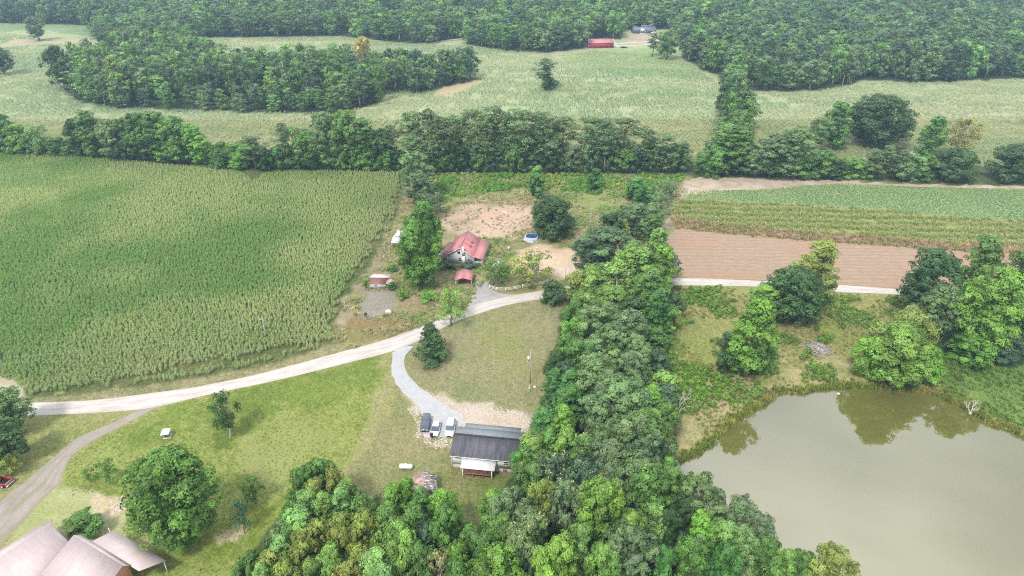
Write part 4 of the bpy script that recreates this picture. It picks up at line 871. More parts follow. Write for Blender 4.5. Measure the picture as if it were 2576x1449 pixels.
# weeds and rough tufts
STONE = plain('pale_stone', (.43, .375, .325), .9, .35)
def stone_bits(seed):
    r = random.Random(seed); m = MB()
    for k in range(9):
        x, y, s_ = r.uniform(-.7, .7), r.uniform(-.5, .5), r.uniform(.05, .16); m.add([(x-s_*1.6, y, 0), (x, y-s_, 0), (x+s_*1.5, y+s_*.3, 0), (x, y+s_*1.1, 0), (x, y, s_*.8)], [(0,1,4), (1,2,4), (2,3,4), (3,0,4)])
    me = mesh_from('stones', m.v, m.f); me.materials.append(STONE); return me
STONEC = store('stones', [stone_bits(s) for s in range(4)])
for q, (zp, dn, nm) in enumerate([([(1165,1022),(1230,1015),(1300,1033),(1345,1050),(1335,1092),(1310,1092),(1165,1072)], .40, 'along the north wall of the grey roofed house'), ([(1042,968),(1060,974),(1112,1004),(1165,1024),(1165,1045),(1110,1018),(1076,992)], .42, 'along the right edge of the driveway'),
        ([(1030,1010),(1054,1022),(1056,1046),(1060,1098),(1138,1106),(1136,1130),(1085,1125),(1046,1098)], .42, 'round the parked vehicles'), ([(240,1250),(310,1248),(315,1285),(250,1300)], .5, 'on the worn patch above the pink roofed house')]):
    X, Y = grid_scatter(zp, .5, .5, .2, .5, 141+q); m = fbm(X, Y, 2.5, 142)*.7+np.random.default_rng(q).random(len(X))*.3 > dn+.05; X, Y = X[m], Y[m]
    scat('rubble', STONEC, 4, X, Y, np.ones((len(X), 4)), .5, 1.3, 'pale broken stones and clods '+nm, 'rubble', seed=150+q)
X, Y = grid_scatter([(165,1185),(210,1132),(300,1082),(420,1022),(560,992),(700,962),(950,900),(945,960),(925,1050),(878,1160),(840,1215),(760,1180),(700,1290),(560,1440),(480,1440),(560,1300),(420,1150),(300,1240),(180,1245)], .8, .8, .3, .5, 160); m = fbm(X, Y, 5, 161) > .42; X, Y = X[m], Y[m]
scat('lawn_grass', TUFTC, 4, X, Y, tints(X, Y, (.19,.28,.075), (.31,.35,.13), 10, 162, .2), .2, .45, 'tufty unmown grass of the lower lawn', 'grass', seed=163)
RG = [(1030,438),(1740,441),(1700,520),(1640,600),(1560,640),(1440,625),(1345,610),(1290,640),(1290,690),(1225,702),(1190,755),(1165,788),(1095,812),(1000,840),(880,880),(852,862),(847,812),(862,765),(884,730),(930,672),(962,612),(1005,540)]
X, Y = grid_scatter(RG, .8, .8, .3, .5, 41, [[(1100,560),(1185,512),(1345,518),(1345,570),(1240,600),(1140,590)], [(1290,640),(1345,612),(1462,634),(1440,705),(1330,690)], [(920,737),(990,729),(1004,757),(985,788),(940,799),(912,792)], [(1120,610),(1225,610),(1215,668),(1120,668)], [(1142,684),(1190,684),(1190,722),(1142,722)], [(1315,588),(1360,588),(1360,614),(1315,614)], [(922,684),(1000,684),(1000,727),(922,727)]])
m = fbm(X, Y, 5, 44) > .43; X, Y = X[m], Y[m]; near = Y < 250
scat('rough_grass', TUFTC, 4, X, Y, tints(X, Y, (.22,.30,.11), (.35,.34,.21), 9, 45, .2), .7, 1.5, 'rough weedy grass round the farmhouse yard', 'weeds', seed=46)
GB = [(1095,438),(1735,443),(1660,478),(1560,500),(1400,478),(1240,484),(1120,512),(1085,490)]
X, Y = grid_scatter(GB, 1.1, 1.1, .3, .5, 51); m = fbm(X, Y, 8, 52) > .40; X, Y = X[m], Y[m]
scat('green_brush', WEEDC, 3, X, Y, tints(X, Y, (.13,.28,.05), (.23,.32,.09), 9, 53, .15), .6, 1.5, 'lush green brush in front of the hedgerow pines', 'brush', seed=54)
X, Y = grid_scatter([(1100,560),(1185,505),(1345,515),(1470,560),(1500,600),(1340,612),(1240,604),(1140,592)], 1.5, 1.5, .1, .5, 55); m = fbm(X, Y, 5, 56) > .5; X, Y = X[m], Y[m]
scat('sparse_weeds', TUFTC, 4, X, Y, tints(X, Y, (.24,.28,.17), (.34,.31,.22), 6, 57, .2), .5, 1.2, 'sparse weeds dotting the bare pink soil', 'weeds', seed=58)
PA = [(1660,724),(1930,724),(2290,748),(2300,800),(2380,960),(2340,966),(2134,955),(1957,968),(1861,1024),(1717,1130),(1680,1120),(1640,930),(1640,830)]
X, Y = grid_scatter(PA, 1.1, 1.1, .2, .5, 61); f = fbm(X, Y, 9, 62); f2 = inpoly(X, Y, GP([(1650,850),(1800,835),(1840,880),(1760,960),(1650,960)])); m = (f > .56) | (f2 & (f > .44)); X, Y = X[m], Y[m]
scat('pasture_weeds', WEEDC, 3, X, Y, tints(X, Y, (.12,.24,.035), (.15,.24,.06), 9, 63, .15), .5, 1.35, 'bright leafy weeds scattered over the pasture', 'weeds', seed=64)
X, Y = grid_scatter(PA, .9, .9, .5, .5, 65); m = fbm(X, Y, 6, 66) > .45; X, Y = X[m], Y[m]
scat('pasture_grass', TUFTC, 4, X, Y, tints(X, Y, (.17,.20,.06), (.27,.26,.12), 9, 67, .15), .5, 1.1, 'tufty grazed grass between the road and the pond', 'grass', seed=68)
X, Y = grid_scatter([(2345,880),(2700,860),(2700,1190),(2576,1100),(2440,1025),(2360,985)], 1.0, 1.0, .5, .5, 69); m = fbm(X, Y, 6, 70) > .4; X, Y = X[m], Y[m]
scat('bank_grass', TUFTC, 4, X, Y, tints(X, Y, (.10,.20,.04), (.17,.24,.07), 9, 71, .15), .7, 1.5, 'green grass on the right bank of the pond', 'grass', seed=72)
# pond rim
g = np.random.default_rng(80); rp = refine(POND[:21], .35, 0, False); rp = np.array(rp); rp = np.repeat(rp, 4, 0); rp += g.normal(size=rp.shape)*.75
d = dist_poly(rp[:, 0], rp[:, 1], POND); ok = (~inpoly(rp[:, 0], rp[:, 1], POND)) | (d < .5); X, Y = rp[ok, 0], rp[ok, 1]
scat('shore_reeds', REEDC, 3, X, Y, tints(X, Y, (.12,.16,.035), (.19,.19,.06), 5, 81, .2), .6, 1.3, 'tall grass and reeds rimming the pond shore', 'reeds', seed=82)
# weed stripes beside the ploughed field
X, Y = grid_scatter([(1700,501),(1984,515),(2217,528),(2417,548),(2800,569),(2800,632),(2517,618),(2384,612),(2217,602),(2051,590),(1884,575),(1700,558)], 1.0, 1.0, .03, .45, 91)
band = np.sin((Y*math.cos(.05)+X*math.sin(.05))*2*math.pi/5.2+fbm(X, Y, 20, 92)*4); t = tints(X, Y, (.16,.25,.07), (.32,.31,.15), 12, 93, .15); k = (np.clip(band*.9, -1, 1)[:, None]+1)/2; t[:, :3] = np.array([.15,.25,.065])*(1-k)+np.array([.35,.34,.18])*k
m = fbm(X, Y, 5, 94) > .3; X, Y, t = X[m], Y[m], t[m]
scat('striped_weeds', TUFTC, 4, X, Y, t, 1.0, 2.0, 'striped green and straw weeds above the ploughed field', 'weeds', seed=95)
X, Y = grid_scatter([(1690,548),(1884,571),(2051,586),(2217,598),(2384,610),(2517,618),(2800,634),(2800,656),(2517,637),(2384,630),(2217,618),(2051,607),(1884,593),(1700,575)], .9, .9, .03, .5, 97)
scat('dead_weeds', TUFTC, 4, X, Y, tints(X, Y, (.32,.235,.17), (.25,.22,.12), 6, 98, .2), 1.1, 2.0, 'brown dead weeds along the ploughed field edge', 'dead weeds', seed=99)
X, Y = grid_scatter([(1740,480),(1900,478),(2010,468),(2117,462),(2317,471),(2800,482),(2800,566),(2417,546),(2217,526),(1984,513),(1730,500)], .8, .9, .03, .4, 101)
scat('bean_plants', WEEDC, 3, X, Y, tints(X, Y, (.22,.32,.15), (.30,.37,.17), 14, 102, .08), .3, .45, 'rows of low bean plants beyond the weedy strip', 'bean plants', seed=103)

# ------------------------------------------------------------------ buildings
def frame(name, o, d, label, cat, group=None, z=0.0):
    """an Empty at o whose +x runs towards d"""
    v = Vector(d)-Vector(o); return empty(name, (o[0], o[1], z), math.atan2(v.y, v.x), label, cat, group), math.hypot(v.x, v.y)
WHITE = plain('white_paint', (.62, .62, .62), .6, .06); TRIM = plain('white_trim', (.70, .70, .70), .5, .05)
def siding(name, col, pitch=.2):
    n = NT(name); sp = n.n('SeparateXYZ'); n.l(n.n('TexCoord').outputs['Object'], sp.inputs[0]); w = n.math('FRACT', n.math('DIVIDE', sp.outputs[2], pitch))
    k = n.noise(1.3, n.obj((1, 1, .5)), 4); c = n.mix(1, col, n.ramp(k, [(.3, .88), (.7, 1.06)]), 'MULTIPLY'); n.princ(n.mix(1, c, n.ramp(w, [(0, .86), (.12, 1.0)]), 'MULTIPLY'), .6, 0); return n.m
SIDW, SIDG = siding('white_siding', (.74, .75, .77)), siding('grey_siding', (.46, .49, .53))
BLOCK = two('block_wall', (.36, .36, .35), (.48, .47, .45), 2.5); GLASS = plain('dark_glass', (.03, .035, .045), .12, .3, spec=.9)
PINK = ribbed('faded_red_metal', (.40, .150, .155), (.46, .19, .19), 0, .5); PINKY = ribbed('faded_red_metal_side', (.40, .150, .155), (.46, .19, .19), 1, .5)
DECK = two('deck_wood', (.17, .07, .05), (.25, .12, .09), 3, streak=(1, 6, 1)); TIN = ribbed('white_tin', (.62, .62, .62), (.36, .36, .36), 0, .3, 1.5, .4, .50, .72)
def shingles():
    n = NT('dark_shingles'); o = n.obj((1, 1, 1)); st = n.noise(1.3, n.obj((1.6, .22, .3)), 5, .7); f = n.ramp(st, [(.40, 0.0), (.62, 1.0)])
    c = n.mix(f, (.105, .108, .125), (.058, .056, .075)); sp = n.n('SeparateXYZ'); n.l(n.n('TexCoord').outputs['Object'], sp.inputs[0])
    w = n.math('FRACT', n.math('MULTIPLY', sp.outputs[1], 5)); fi = n.noise(9, o, 2, .7); c = n.mix(1, c, n.ramp(fi, [(.3, .8), (.7, 1.2)]), 'MULTIPLY'); n.princ(c, .85, 0, n.bump(w, .4, .02)); return n.m
SHING = shingles(); SHING2 = two('grey_shingles', (.15, .17, .195), (.20, .22, .245), 2.5, streak=(.5, 1, 1))
def window(parent, x, z, w_, h, y=0, side='front', bars=True, shut=None):
    """a window on the wall plane y; its frame, glazing bars and panes"""
    m = MB(); t = .07; y0, y1 = y-.06, y+.02
    m.box(x-w_/2-t, y0, z-t, x-w_/2, y1, z+h+t); m.box(x+w_/2, y0, z-t, x+w_/2+t, y1, z+h+t); m.box(x-w_/2, y0, z-t, x+w_/2, y1, z); m.box(x-w_/2, y0, z+h, x+w_/2, y1, z+h+t)
    f = m.build('window', TRIM, parent)
    if bars: MB().box(x-w_/2, y-.05, z+h/2-.03, x+w_/2, y-.01, z+h/2+.03).build('sash_bar', TRIM, f)
    MB().box(x-w_/2, y-.03, z, x+w_/2, y-.005, z+h).build('pane', GLASS, f); return f
def gable_walls(m, x0, x1, y0, y1, ze, zr, yr, z0=0):
    """walls with gables on the x ends; ridge runs along x at y=yr"""
    p = [(y0, z0), (y1, z0), (y1, ze if not hasattr(ze, '__len__') else ze[1]), (yr, zr), (y0, ze if not hasattr(ze, '__len__') else ze[0])]
    n = 5; V = [(x0, a, b) for a, b in p]+[(x1, a, b) for a, b in p]
    m.add(V, [tuple(range(n)), tuple(range(2*n-1, n-1, -1))]+[(i, n+i, n+(i+1) % n, (i+1) % n) for i in range(n)])

# --- the grey-roofed house in the foreground
ax, L_ = frame('ranch_house', G(1137.5, 1174.5), G(1276, 1188.5), 'white sided house with stained dark grey shingle roof and back deck', 'house'); L_ = 13.4
m = MB(); gable_walls(m, 0, L_, 0, 7.6, (3.2, 3.55), 4.75, 4.5, .9); m.build('wall', SIDW, ax)
MB().box(.05, .05, -.9, L_-.05, 7.5, .9).build('foundation', BLOCK, ax)
m = MB(); m.slab([(-.35, -.30, 3.20), (L_+.35, -.30, 3.20), (L_+.35, 4.5, 4.92), (-.35, 4.5, 4.92)], .14)
rf = m.build('roof', SHING, ax)
MB().slab([(-.35, 4.5, 4.923), (L_+.35, 4.5, 4.923), (L_+.35, 8.0, 3.72), (-.35, 8.0, 3.72)], .14).build('back_slope', SHING2, rf)
MB().slab([(1.0, 8.0, 3.725), (L_-.6, 8.0, 3.725), (L_-.6, 10.1, 3.05), (1.0, 10.1, 3.05)], .14).build('porch_roof', SHING2, ax)
MB().slab([(-.3, 4.3, 4.98), (L_+.3, 4.3, 4.98), (L_+.3, 4.56, 4.99), (-.3, 4.56, 4.99)], .05).build('ridge_cap', plain('ridge', (.05,.05,.065), .9), rf)
m = MB(); m.box(-.40, -.36, 3.05, L_+.4, -.31, 3.21); m.tube([(.06, -.1, 2.95), (.06, -.1, -.1)], .06); m.build('gutter', TRIM, ax)
for x in (1.6, 4.6, 8.5, 11.6): MB().tube([(x, 9.9, 0), (x, 9.9, 3.0)], .08).build('porch_post', TRIM, ax)
window(ax, 1.35, 2.45, 1.0, .45, 0, bars=False); window(ax, 11.0, 1.9, .8, 1.0); MB().box(10.35, -.02, -.85, 11.2, .04, .75).build('basement_door', plain('brown_door', (.16, .08, .06), .6), ax)
m = MB(); m.tube([(2.4, -.05, .7), (2.4, -.25, .0), (2.1, -.9, -.1)], .09); m.build('drain_pipe', TRIM, ax)
aw = MB().slab([(2.3, -.25, 3.03), (9.1, -.25, 3.03), (9.1, -2.8, 2.7), (2.3, -2.8, 2.7)], .06).build('awning', TIN, ax)
for x in (2.75, 8.55): MB().box(x-.07, -2.65, -.6, x+.07, -2.51, 2.65).build('awning_post', TRIM, ax)
dk = MB().box(2.7, -2.5, .95, 8.6, -.02, 1.13).build('deck', DECK, ax)
for x in (4.75, 6.7): MB().box(x-.08, -2.4, -.6, x+.08, -2.24, .95).build('deck_post', DECK, ax)
m = MB()
for z in (1.45, 1.75, 2.02): m.box(2.85, -2.50, z, 8.45, -2.44, z+.09)
for x in (2.92, 4.3, 5.7, 7.1, 8.35): m.box(x-.05, -2.44, 1.13, x+.05, -2.35, 2.08)
for z in (1.45, 2.02): m.box(2.70, -2.4, z, 2.76, -.1, z+.09); m.box(8.5, -2.4, z, 8.56, -.1, z+.09)
m.build('railing', DECK, ax)
tb = empty('patio_table', tuple(ax.matrix_basis @ Vector((5.6, -1.5, 0))), ax.rotation_euler.z, 'dark table in the shade under the back deck', 'table')
MB().box(-.8, -.4, .7, .8, .4, .76).build('tabletop', plain('dark_table', (.06, .06, .07), .5), tb)
for sx in (-.7, .7):
    for sy in (-.3, .3): MB().box(sx-.04, sy-.04, 0, sx+.04, sy+.04, .7).build('leg', plain('dark_table', (.06,.06,.07)), tb)

# --- the red-roofed farmhouse: front wall (gable) along +x, house runs back along +y
ax, W_ = frame('farmhouse', G(1126.5, 661.5), G(1189, 665.5), 'grey farmhouse with faded red metal roof, chimney and side porch', 'house')
d = (G(1177.3, 583, 6.0)-G(1155.8, 626.4, 6.0)); a = math.atan2(d.y, d.x)-math.pi/2; ax.rotation_euler.z = a; W_ = 8.3; Dp = min(max(d.length-.3, 11), 15); ZE, ZR = 3.0, 5.7; c = W_*.49
m = MB(); m.prism([(0, 0), (W_, 0), (W_, ZE-.28), (c, ZR-.14), (0, ZE-.14)], 0, Dp); m.build('wall', SIDG, ax)
def rz_(x): return ZR-(ZR-ZE)*abs(x-c)/c
rf = MB().slab([(-.4, -.35, rz_(-.4)+.02), (c, -.35, ZR+.02), (c, Dp+.35, ZR+.02), (-.4, Dp+.35, rz_(-.4)+.02)], .12).build('roof', PINKY, ax)
MB().slab([(c, -.35, ZR+.022), (W_+.35, -.35, rz_(W_+.35)+.02), (W_+.35, Dp+.35, rz_(W_+.35)+.02), (c, Dp+.35, ZR+.022)], .12).build('right_slope', PINKY, rf)
MB().box(c-.12, -.36, ZR+.03, c+.12, Dp+.36, ZR+.09).build('ridge_cap', plain('pale_ridge', (.46,.20,.20), .5), rf)
m = MB(); m.slab([(-.42, -.42, rz_(-.4)+.03), (c, -.42, ZR+.03), (c, -.35, ZR+.03), (-.42, -.35, rz_(-.4)+.03)], .2); m.slab([(c, -.42, ZR+.03), (W_+.37, -.42, rz_(W_+.37)+.03), (W_+.37, -.35, rz_(W_+.37)+.03), (c, -.35, ZR+.03)], .2); m.build('barge_board', TRIM, ax)
m = MB()
for x in (.0, W_): m.box(x-.08, -.04, 0, x+.08, -.003, ZE)
m.build('corner_board', TRIM, ax)
MB().slab([(W_+.1, -.3, 2.86), (W_+3.0, -.3, 2.25), (W_+3.0, Dp+.3, 2.25), (W_+.1, Dp+.3, 2.86)], .1).build('porch_roof', PINKY, ax)
MB().box(W_+.02, 0, 0, W_+2.8, Dp, .35).build('porch_floor', plain('porch_floor', (.5,.5,.5)), ax)
for k in range(6):
    y = .1+k*(Dp-.3)/5; MB().box(W_+2.62, y, .35, W_+2.76, y+.14, 2.28).build('porch_post', TRIM, ax)
m = MB()
for z in (.75, 1.15): m.box(W_+2.66, .2, z, W_+2.72, Dp-.2, z+.07); m.box(W_+.1, .06, z, W_+2.7, .12, z+.07)
for k in range(40): m.box(W_+2.67, .3+k*(Dp-.6)/40, .4, W_+2.71, .35+k*(Dp-.6)/40, 1.15)
for k in range(9): m.box(W_+.25+k*.29, .07, .4, W_+.29+k*.29, .11, 1.15)
m.build('porch_railing', TRIM, ax)
MB().slab([(-2.4, .9, 2.2), (-.1, .9, 2.8), (-.1, Dp-2.6, 2.8), (-2.4, Dp-2.6, 2.2)], .07).build('lean_to_roof', ribbed('striped_red_metal', (.36,.13,.13), (.22,.11,.11), 1, .55, .8), ax)
MB().slab([(-4.0, .9, 1.9), (-2.4, .9, 2.15), (-2.4, 4.6, 2.15), (-4.0, 4.6, 1.9)], .06).build('white_awning', TIN, ax)
for x, y in ((-3.9, 1.1), (-2.3, 1.1), (-3.9, 4.4), (-2.3, Dp-2.8)): MB().box(x-.06, y-.06, 0, x+.06, y+.06, 2.1).build('lean_to_post', DECK, ax)
m = MB(); m.box(c+.65, -.55, 0, c+1.75, -.01, 3.0); m.box(c+.8, -.52, 3.0, c+1.5, -.36, ZR+.25); m.box(c+.8, -.36, 4.6, c+1.5, .1, ZR+.25); m.box(c+.72, -.6, ZR+.25, c+1.58, .16, ZR+.36); m.build('chimney', WHITE, ax)
window(ax, c-.35, 3.45, .85, 1.15, 0, bars=False); window(ax, c-.1, .95, .75, 1.25); window(ax, c+2.75, .95, .75, 1.2); window(ax, 2.1, 1.4, .45, .6)
for yy in (Dp*.36, Dp*.60):
    dm = MB(); x0, x1 = c+1.1, c+2.9; zb = rz_(x1)+.03
    dm.add([(x1, yy-.6, zb), (x1, yy+.6, zb), (x1, yy, zb+1.2), (x0-.6, yy, rz_(x0-.6)+.1)], [(0, 1, 2), (1, 3, 2), (0, 2, 3), (0, 3, 1)]); dq = dm.build('dormer', PINKY, ax)
    MB().add([(x1+.012, yy-.52, zb+.02), (x1+.012, yy+.52, zb+.02), (x1+.012, yy, zb+1.1)], [(0, 1, 2)]).build('dormer_face', TRIM, dq)

# --- sheds and carport round the farmhouse
ax, q = frame('carport', G(1145.8, 719.5), G(1186, 720), 'open carport with faded red gable roof below the farmhouse', 'carport')
Wc, Dc = 4.9, 5.6
rf = MB().slab([(-.15, -.2, 2.05), (Wc/2, -.2, 2.85), (Wc/2, Dc+.2, 2.85), (-.15, Dc+.2, 2.05)], .08).build('roof', PINKY, ax)
MB().slab([(Wc/2, -.2, 2.852), (Wc+.15, -.2, 2.05), (Wc+.15, Dc+.2, 2.05), (Wc/2, Dc+.2, 2.852)], .08).build('right_slope', PINKY, rf)
for x in (.03, Wc-.11):
    for y in (0, Dc/2, Dc-.1): MB().box(x, y, 0, x+.08, y+.08, 2.1).build('post', TRIM, ax)
MB().prism([(.15, .75), (Wc-.15, .75), (Wc-.15, 2.0), (Wc/2, 2.72), (.15, 2.0)], Dc-.6, Dc-.5).build('back_panel', plain('rust_panel', (.26,.12,.09), .8, .2), ax)

ax, q = frame('white_shed', G(928.6, 726), G(970, 726.8), 'white block shed with rust red roof and rusty side lean-to', 'shed')
Wd = 5.0; m = MB(); gable_walls(m, 0, Wd, 0, 5.0, (1.85, 1.9), 2.6, 2.0); m.build('wall', plain('old_whitewash', (.58,.57,.54), .8, .15), ax)
rf = MB().slab([(-.35, -.25, 1.85), (Wd+.1, -.25, 1.85), (Wd+.1, 2.0, 2.72), (-.35, 2.0, 2.72)], .06).build('roof', ribbed('rust_roof', (.17,.065,.065), (.24,.10,.09), 0, .3, 2), ax)
MB().slab([(-.1, 2.0, 2.73), (Wd+.6, 2.0, 2.73), (Wd+.9, 5.3, 2.1), (.3, 5.3, 2.1)], .06).build('back_slope', ribbed('white_rust_roof', (.66,.64,.62), (.46,.33,.28), 0, .3, 1.4, .5, .5, .75), rf)
MB().slab([(Wd+.15, -.2, 1.85), (Wd+2.4, 0, 1.6), (Wd+2.7, 2.2, 2.0), (Wd+.5, 2.3, 2.35)], .05).build('lean_to_roof', ribbed('striped_rust', (.48,.20,.16), (.60,.52,.48), 1, .5, 1.5, .5, .45, .6), ax)
for x, y in ((Wd+2.2, .15), (Wd+2.4, 2.0)): MB().box(x, y, 0, x+.1, y+.1, 1.7).build('lean_to_post', DECK, ax)
window(ax, 2.1, .85, .7, .6, 0)

ax, q = frame('red_shed', G(988.5, 622.5), G(1020, 623.5), 'red shed with shiny white metal roof half hidden by trees', 'shed')
m = MB(); gable_walls(m, 0, 4.2, 0, 8.6, (1.9, 1.9), 2.6, 2.6); m.build('wall', plain('red_boards', (.34,.08,.06), .8, .2, streak=(6,1,1)), ax)
rf = MB().slab([(-.4, -.4, 1.85), (4.6, -.4, 1.85), (4.6, 2.6, 2.75), (-.4, 2.6, 2.75)], .06).build('roof', ribbed('bright_tin', (.66,.70,.76), (.56,.60,.68), 0, .4, 1), ax)
MB().slab([(-.35, 2.62, 2.5), (4.6, 2.62, 2.5), (4.6, 8.8, 2.3), (-.1, 8.8, 2.3)], .06).build('back_slope', ribbed('bright_tin2', (.64,.70,.78), (.60,.64,.72), 0, .4, 1), rf)

ax, q = frame('rusty_shed', G(1047, 1262), G(1086, 1258), 'small shed with rusty striped gable roof behind the lower trees', 'shed')
m = MB(); m.prism([(0, 0), (3.6, 0), (3.6, 2.1), (1.7, 3.1), (0, 2.1)], 0, 4.2); m.build('wall', two('grey_boards', (.20,.16,.13), (.30,.26,.22), 3, streak=(5,5,1)), ax)
rf = MB().slab([(-.5, -.3, 1.95), (1.75, -.3, 3.2), (1.75, 4.6, 3.2), (-.5, 4.6, 1.95)], .06).build('roof', ribbed('rust_left', (.33,.12,.11), (.42,.36,.35), 1, .6, .9, .5, .4, .6), ax)
MB().slab([(1.75, -.3, 3.202), (4.2, -.3, 2.0), (4.2, 4.6, 2.0), (1.75, 4.6, 3.202)], .06).build('right_slope', ribbed('rust_right', (.13,.10,.09), (.60,.60,.60), 1, .7, 1.1, .5, .52, .6), rf)

ax, q = frame('well_house', G(411.5, 1103), G(425.5, 1101.5), 'tiny brick well house with white lean-to roof on the lower lawn', 'well house')
MB().box(0, 0, 0, 1.2, 1.1, 1.1).build('wall', two('old_brick', (.30,.20,.17), (.42,.34,.30), 6), ax); MB().box(-.1, -.25, 0, 1.45, 1.2, .12).build('slab', BLOCK, ax)
MB().slab([(-.35, -.4, 1.25), (1.35, -.4, 1.25), (1.5, 1.3, 1.6), (-.1, 1.3, 1.6)], .06).build('roof', plain('white_tin_sheet', (.68,.70,.74), .4, .05), ax)
MB().box(.25, -.03, .25, .85, .0, .85).build('hatch', plain('red_brown', (.22,.09,.08)), ax)

# --- red barn, blue house and pavilion far behind
ax, q = frame('red_barn', G(1480.7, 121.2), G(1544.6, 120.6), 'long red metal barn at the edge of the far woods', 'barn')
Lb = q; REDM = ribbed('red_metal', (.30,.035,.05), (.34,.045,.06), 0, .8); m = MB(); gable_walls(m, 0, Lb, 0, 9.5, (4.0, 4.0), 6.3, 4.75); m.build('wall', REDM, ax)
rf = MB().slab([(-.2, -.3, 3.95), (Lb+.2, -.3, 3.95), (Lb+.2, 4.75, 6.45), (-.2, 4.75, 6.45)], .1).build('roof', ribbed('pale_red_metal', (.40,.16,.19), (.46,.20,.22), 0, .8), ax)
MB().slab([(-.2, 4.75, 6.452), (Lb+.2, 4.75, 6.452), (Lb+.2, 9.8, 3.95), (-.2, 9.8, 3.95)], .1).build('back_slope', ribbed('pale_red_metal2', (.40,.16,.19), (.46,.20,.22), 0, .8), rf)
m = MB(); m.box(-.05, -.08, 0, .35, -.01, 4.0); m.box(Lb-.35, -.08, 0, Lb+.05, -.01, 4.0)
for x in (-.25, Lb-.05): m.slab([(x, -.35, 4.0), (x+.3, -.35, 4.0), (x+.3, 4.75, 6.52), (x, 4.75, 6.52)], .12)
m.build('trim', TRIM, ax)

ax, q = frame('blue_house', G(1595, 84.6), G(1650, 83.2), 'blue house with white trimmed porch gable in the wood clearing', 'house')
Lh = q; m = MB(); gable_walls(m, 0, Lh, 0, 9, (2.9, 2.9), 5.0, 4.5); m.build('wall', plain('blue_siding', (.10,.13,.22), .7), ax)
rf = MB().slab([(-.4, -.5, 2.75), (Lh+.4, -.5, 2.75), (Lh+.4, 4.5, 5.1), (-.4, 4.5, 5.1)], .12).build('roof', plain('blue_grey_roof', (.14,.17,.24), .8), ax)
MB().slab([(-.4, 4.5, 5.102), (Lh+.4, 4.5, 5.102), (Lh+.4, 9.5, 2.75), (-.4, 9.5, 2.75)], .12).build('back_slope', plain('blue_grey_roof', (.14,.17,.24)), rf)
MB().box(Lh*.42, 7.5, 4.6, Lh*.95, 8, 5.9).build('rear_wing', plain('blue_grey_roof2', (.17,.20,.28), .8), ax)
xp = Lh*.37; pr = MB().prism([(xp-2.4, 2.5), (xp+2.4, 2.5), (xp, 4.3)], -2.2, 3).build('portico', TRIM, ax)
for x in (xp-2.2, xp-.8, xp+.8, xp+2.2): MB().box(x-.12, -2.1, 0, x+.12, -1.86, 2.5).build('portico_post', TRIM, ax)
MB().box(xp-2.4, -2.2, 0, xp+2.4, 0, .3).build('steps', WHITE, ax)
for x in (Lh*.13, Lh*.56): window(ax, x, .9, 1.6, 1.3)
MB().box(Lh*.68, -.06, 0, Lh*.98, .01, 2.1).build('carport_shade_panel', plain('deep_shade', (.03,.03,.04)), ax); MB().box(Lh*.66, -.3, 2.15, Lh, -.02, 2.7).build('carport_beam', TRIM, ax)  # no real opening: flat near-black panel paints the shade inside the carport

ax, q = frame('pavilion', G(1156, 94), G(1171, 93), 'dark open pavilion on pale posts at the edge of the far woods', 'pavilion')
MB().slab([(-.8, -.6, 2.9), (q+.8, -.6, 2.9), (q+.8, 5, 3.9), (-.8, 5, 3.9)], .15).build('roof', plain('dark_roof', (.09,.08,.11), .9), ax)
for x in (0, q):
    for y in (0, 4.5): MB().box(x-.15, y-.15, 0, x+.15, y+.15, 3.1).build('post', plain('grey_post', (.30,.30,.36)), ax)
MB().box(-.3, -.12, 2.6, q+.3, .12, 2.85).build('beam', plain('grey_post', (.30,.30,.36)), ax)
m = MB()
for k in range(60):
    x, y = random.gauss(0, 1.2), random.gauss(0, .7); a = random.uniform(0, 3.1); m.tube([(x-math.cos(a), y-math.sin(a), random.uniform(0, .4)), (x+math.cos(a), y+math.sin(a), random.uniform(.3, 1.2))], .12, 4)
o = m.build('burn_pile', plain('charred', (.035,.035,.04), .9)); o.location = G(1569, 120.5); tag(o, 'dark heap lying in the field beside the red barn', 'brush pile')

# --- the pink-roofed house cut by the bottom left corner
P1, P2 = G(185, 1346, 5.6), G(309.5, 1422.5, 5.6)
ax = empty('pink_roofed_house', (P1.x, P1.y, 0), math.atan2((P2-P1).y, (P2-P1).x), 'large tan house with pale pink metal roof cut by the bottom left corner', 'house')
q = math.hypot((P2-P1).x, (P2-P1).y); PALE = ribbed('pale_pink_metal', (.45,.37,.37), (.49,.41,.41), 0, .4, .4); TANW = plain('tan_wall', (.52,.28,.16), .7, .1)
ZR2 = 5.6; m = MB()   # local +x along the ridge (away from the lawn corner), +y to its left; the visible slope falls to the right (-y)
m.add([(.3, -5.6, 0), (q-.5, -5.6, 0), (q-.5, 1.0, 0), (.3, 1.0, 0), (.3, -5.6, 3.0), (q-.5, -5.6, 3.0), (q-.5, 1.0, 4.3), (.3, 1.0, 4.3), (.3, 0, ZR2-.15), (q-.5, 0, ZR2-.15)],
      [(0, 1, 5, 4), (2, 3, 7, 6), (0, 4, 8, 7, 3), (1, 2, 6, 9, 5)]); m.build('wall', TANW, ax)
rf = MB().slab([(0, 0, ZR2), (q, 0, ZR2), (q, -6.4, 2.8), (0, -6.4, 2.8)], .12).build('roof', PALE, ax)
MB().slab([(0, 0, ZR2+.002), (0, 1.1, 4.4), (q, 1.1, 4.4), (q, 0, ZR2+.002)], .12).build('left_slope', PALE, rf)
MB().slab([(2.6, 1.0, 4.35), (q+2, 1.0, 4.35), (q+3.2, 4.9, 3.3), (2.6, 4.9, 3.3)], .1).build('porch_roof', PALE, ax)
for x in (1.3, 4.5, 7.7, 10.9, q+2.7): MB().box(x-.08, 4.7, 0, x+.08, 4.8, 3.25).build('porch_post', TRIM, ax)
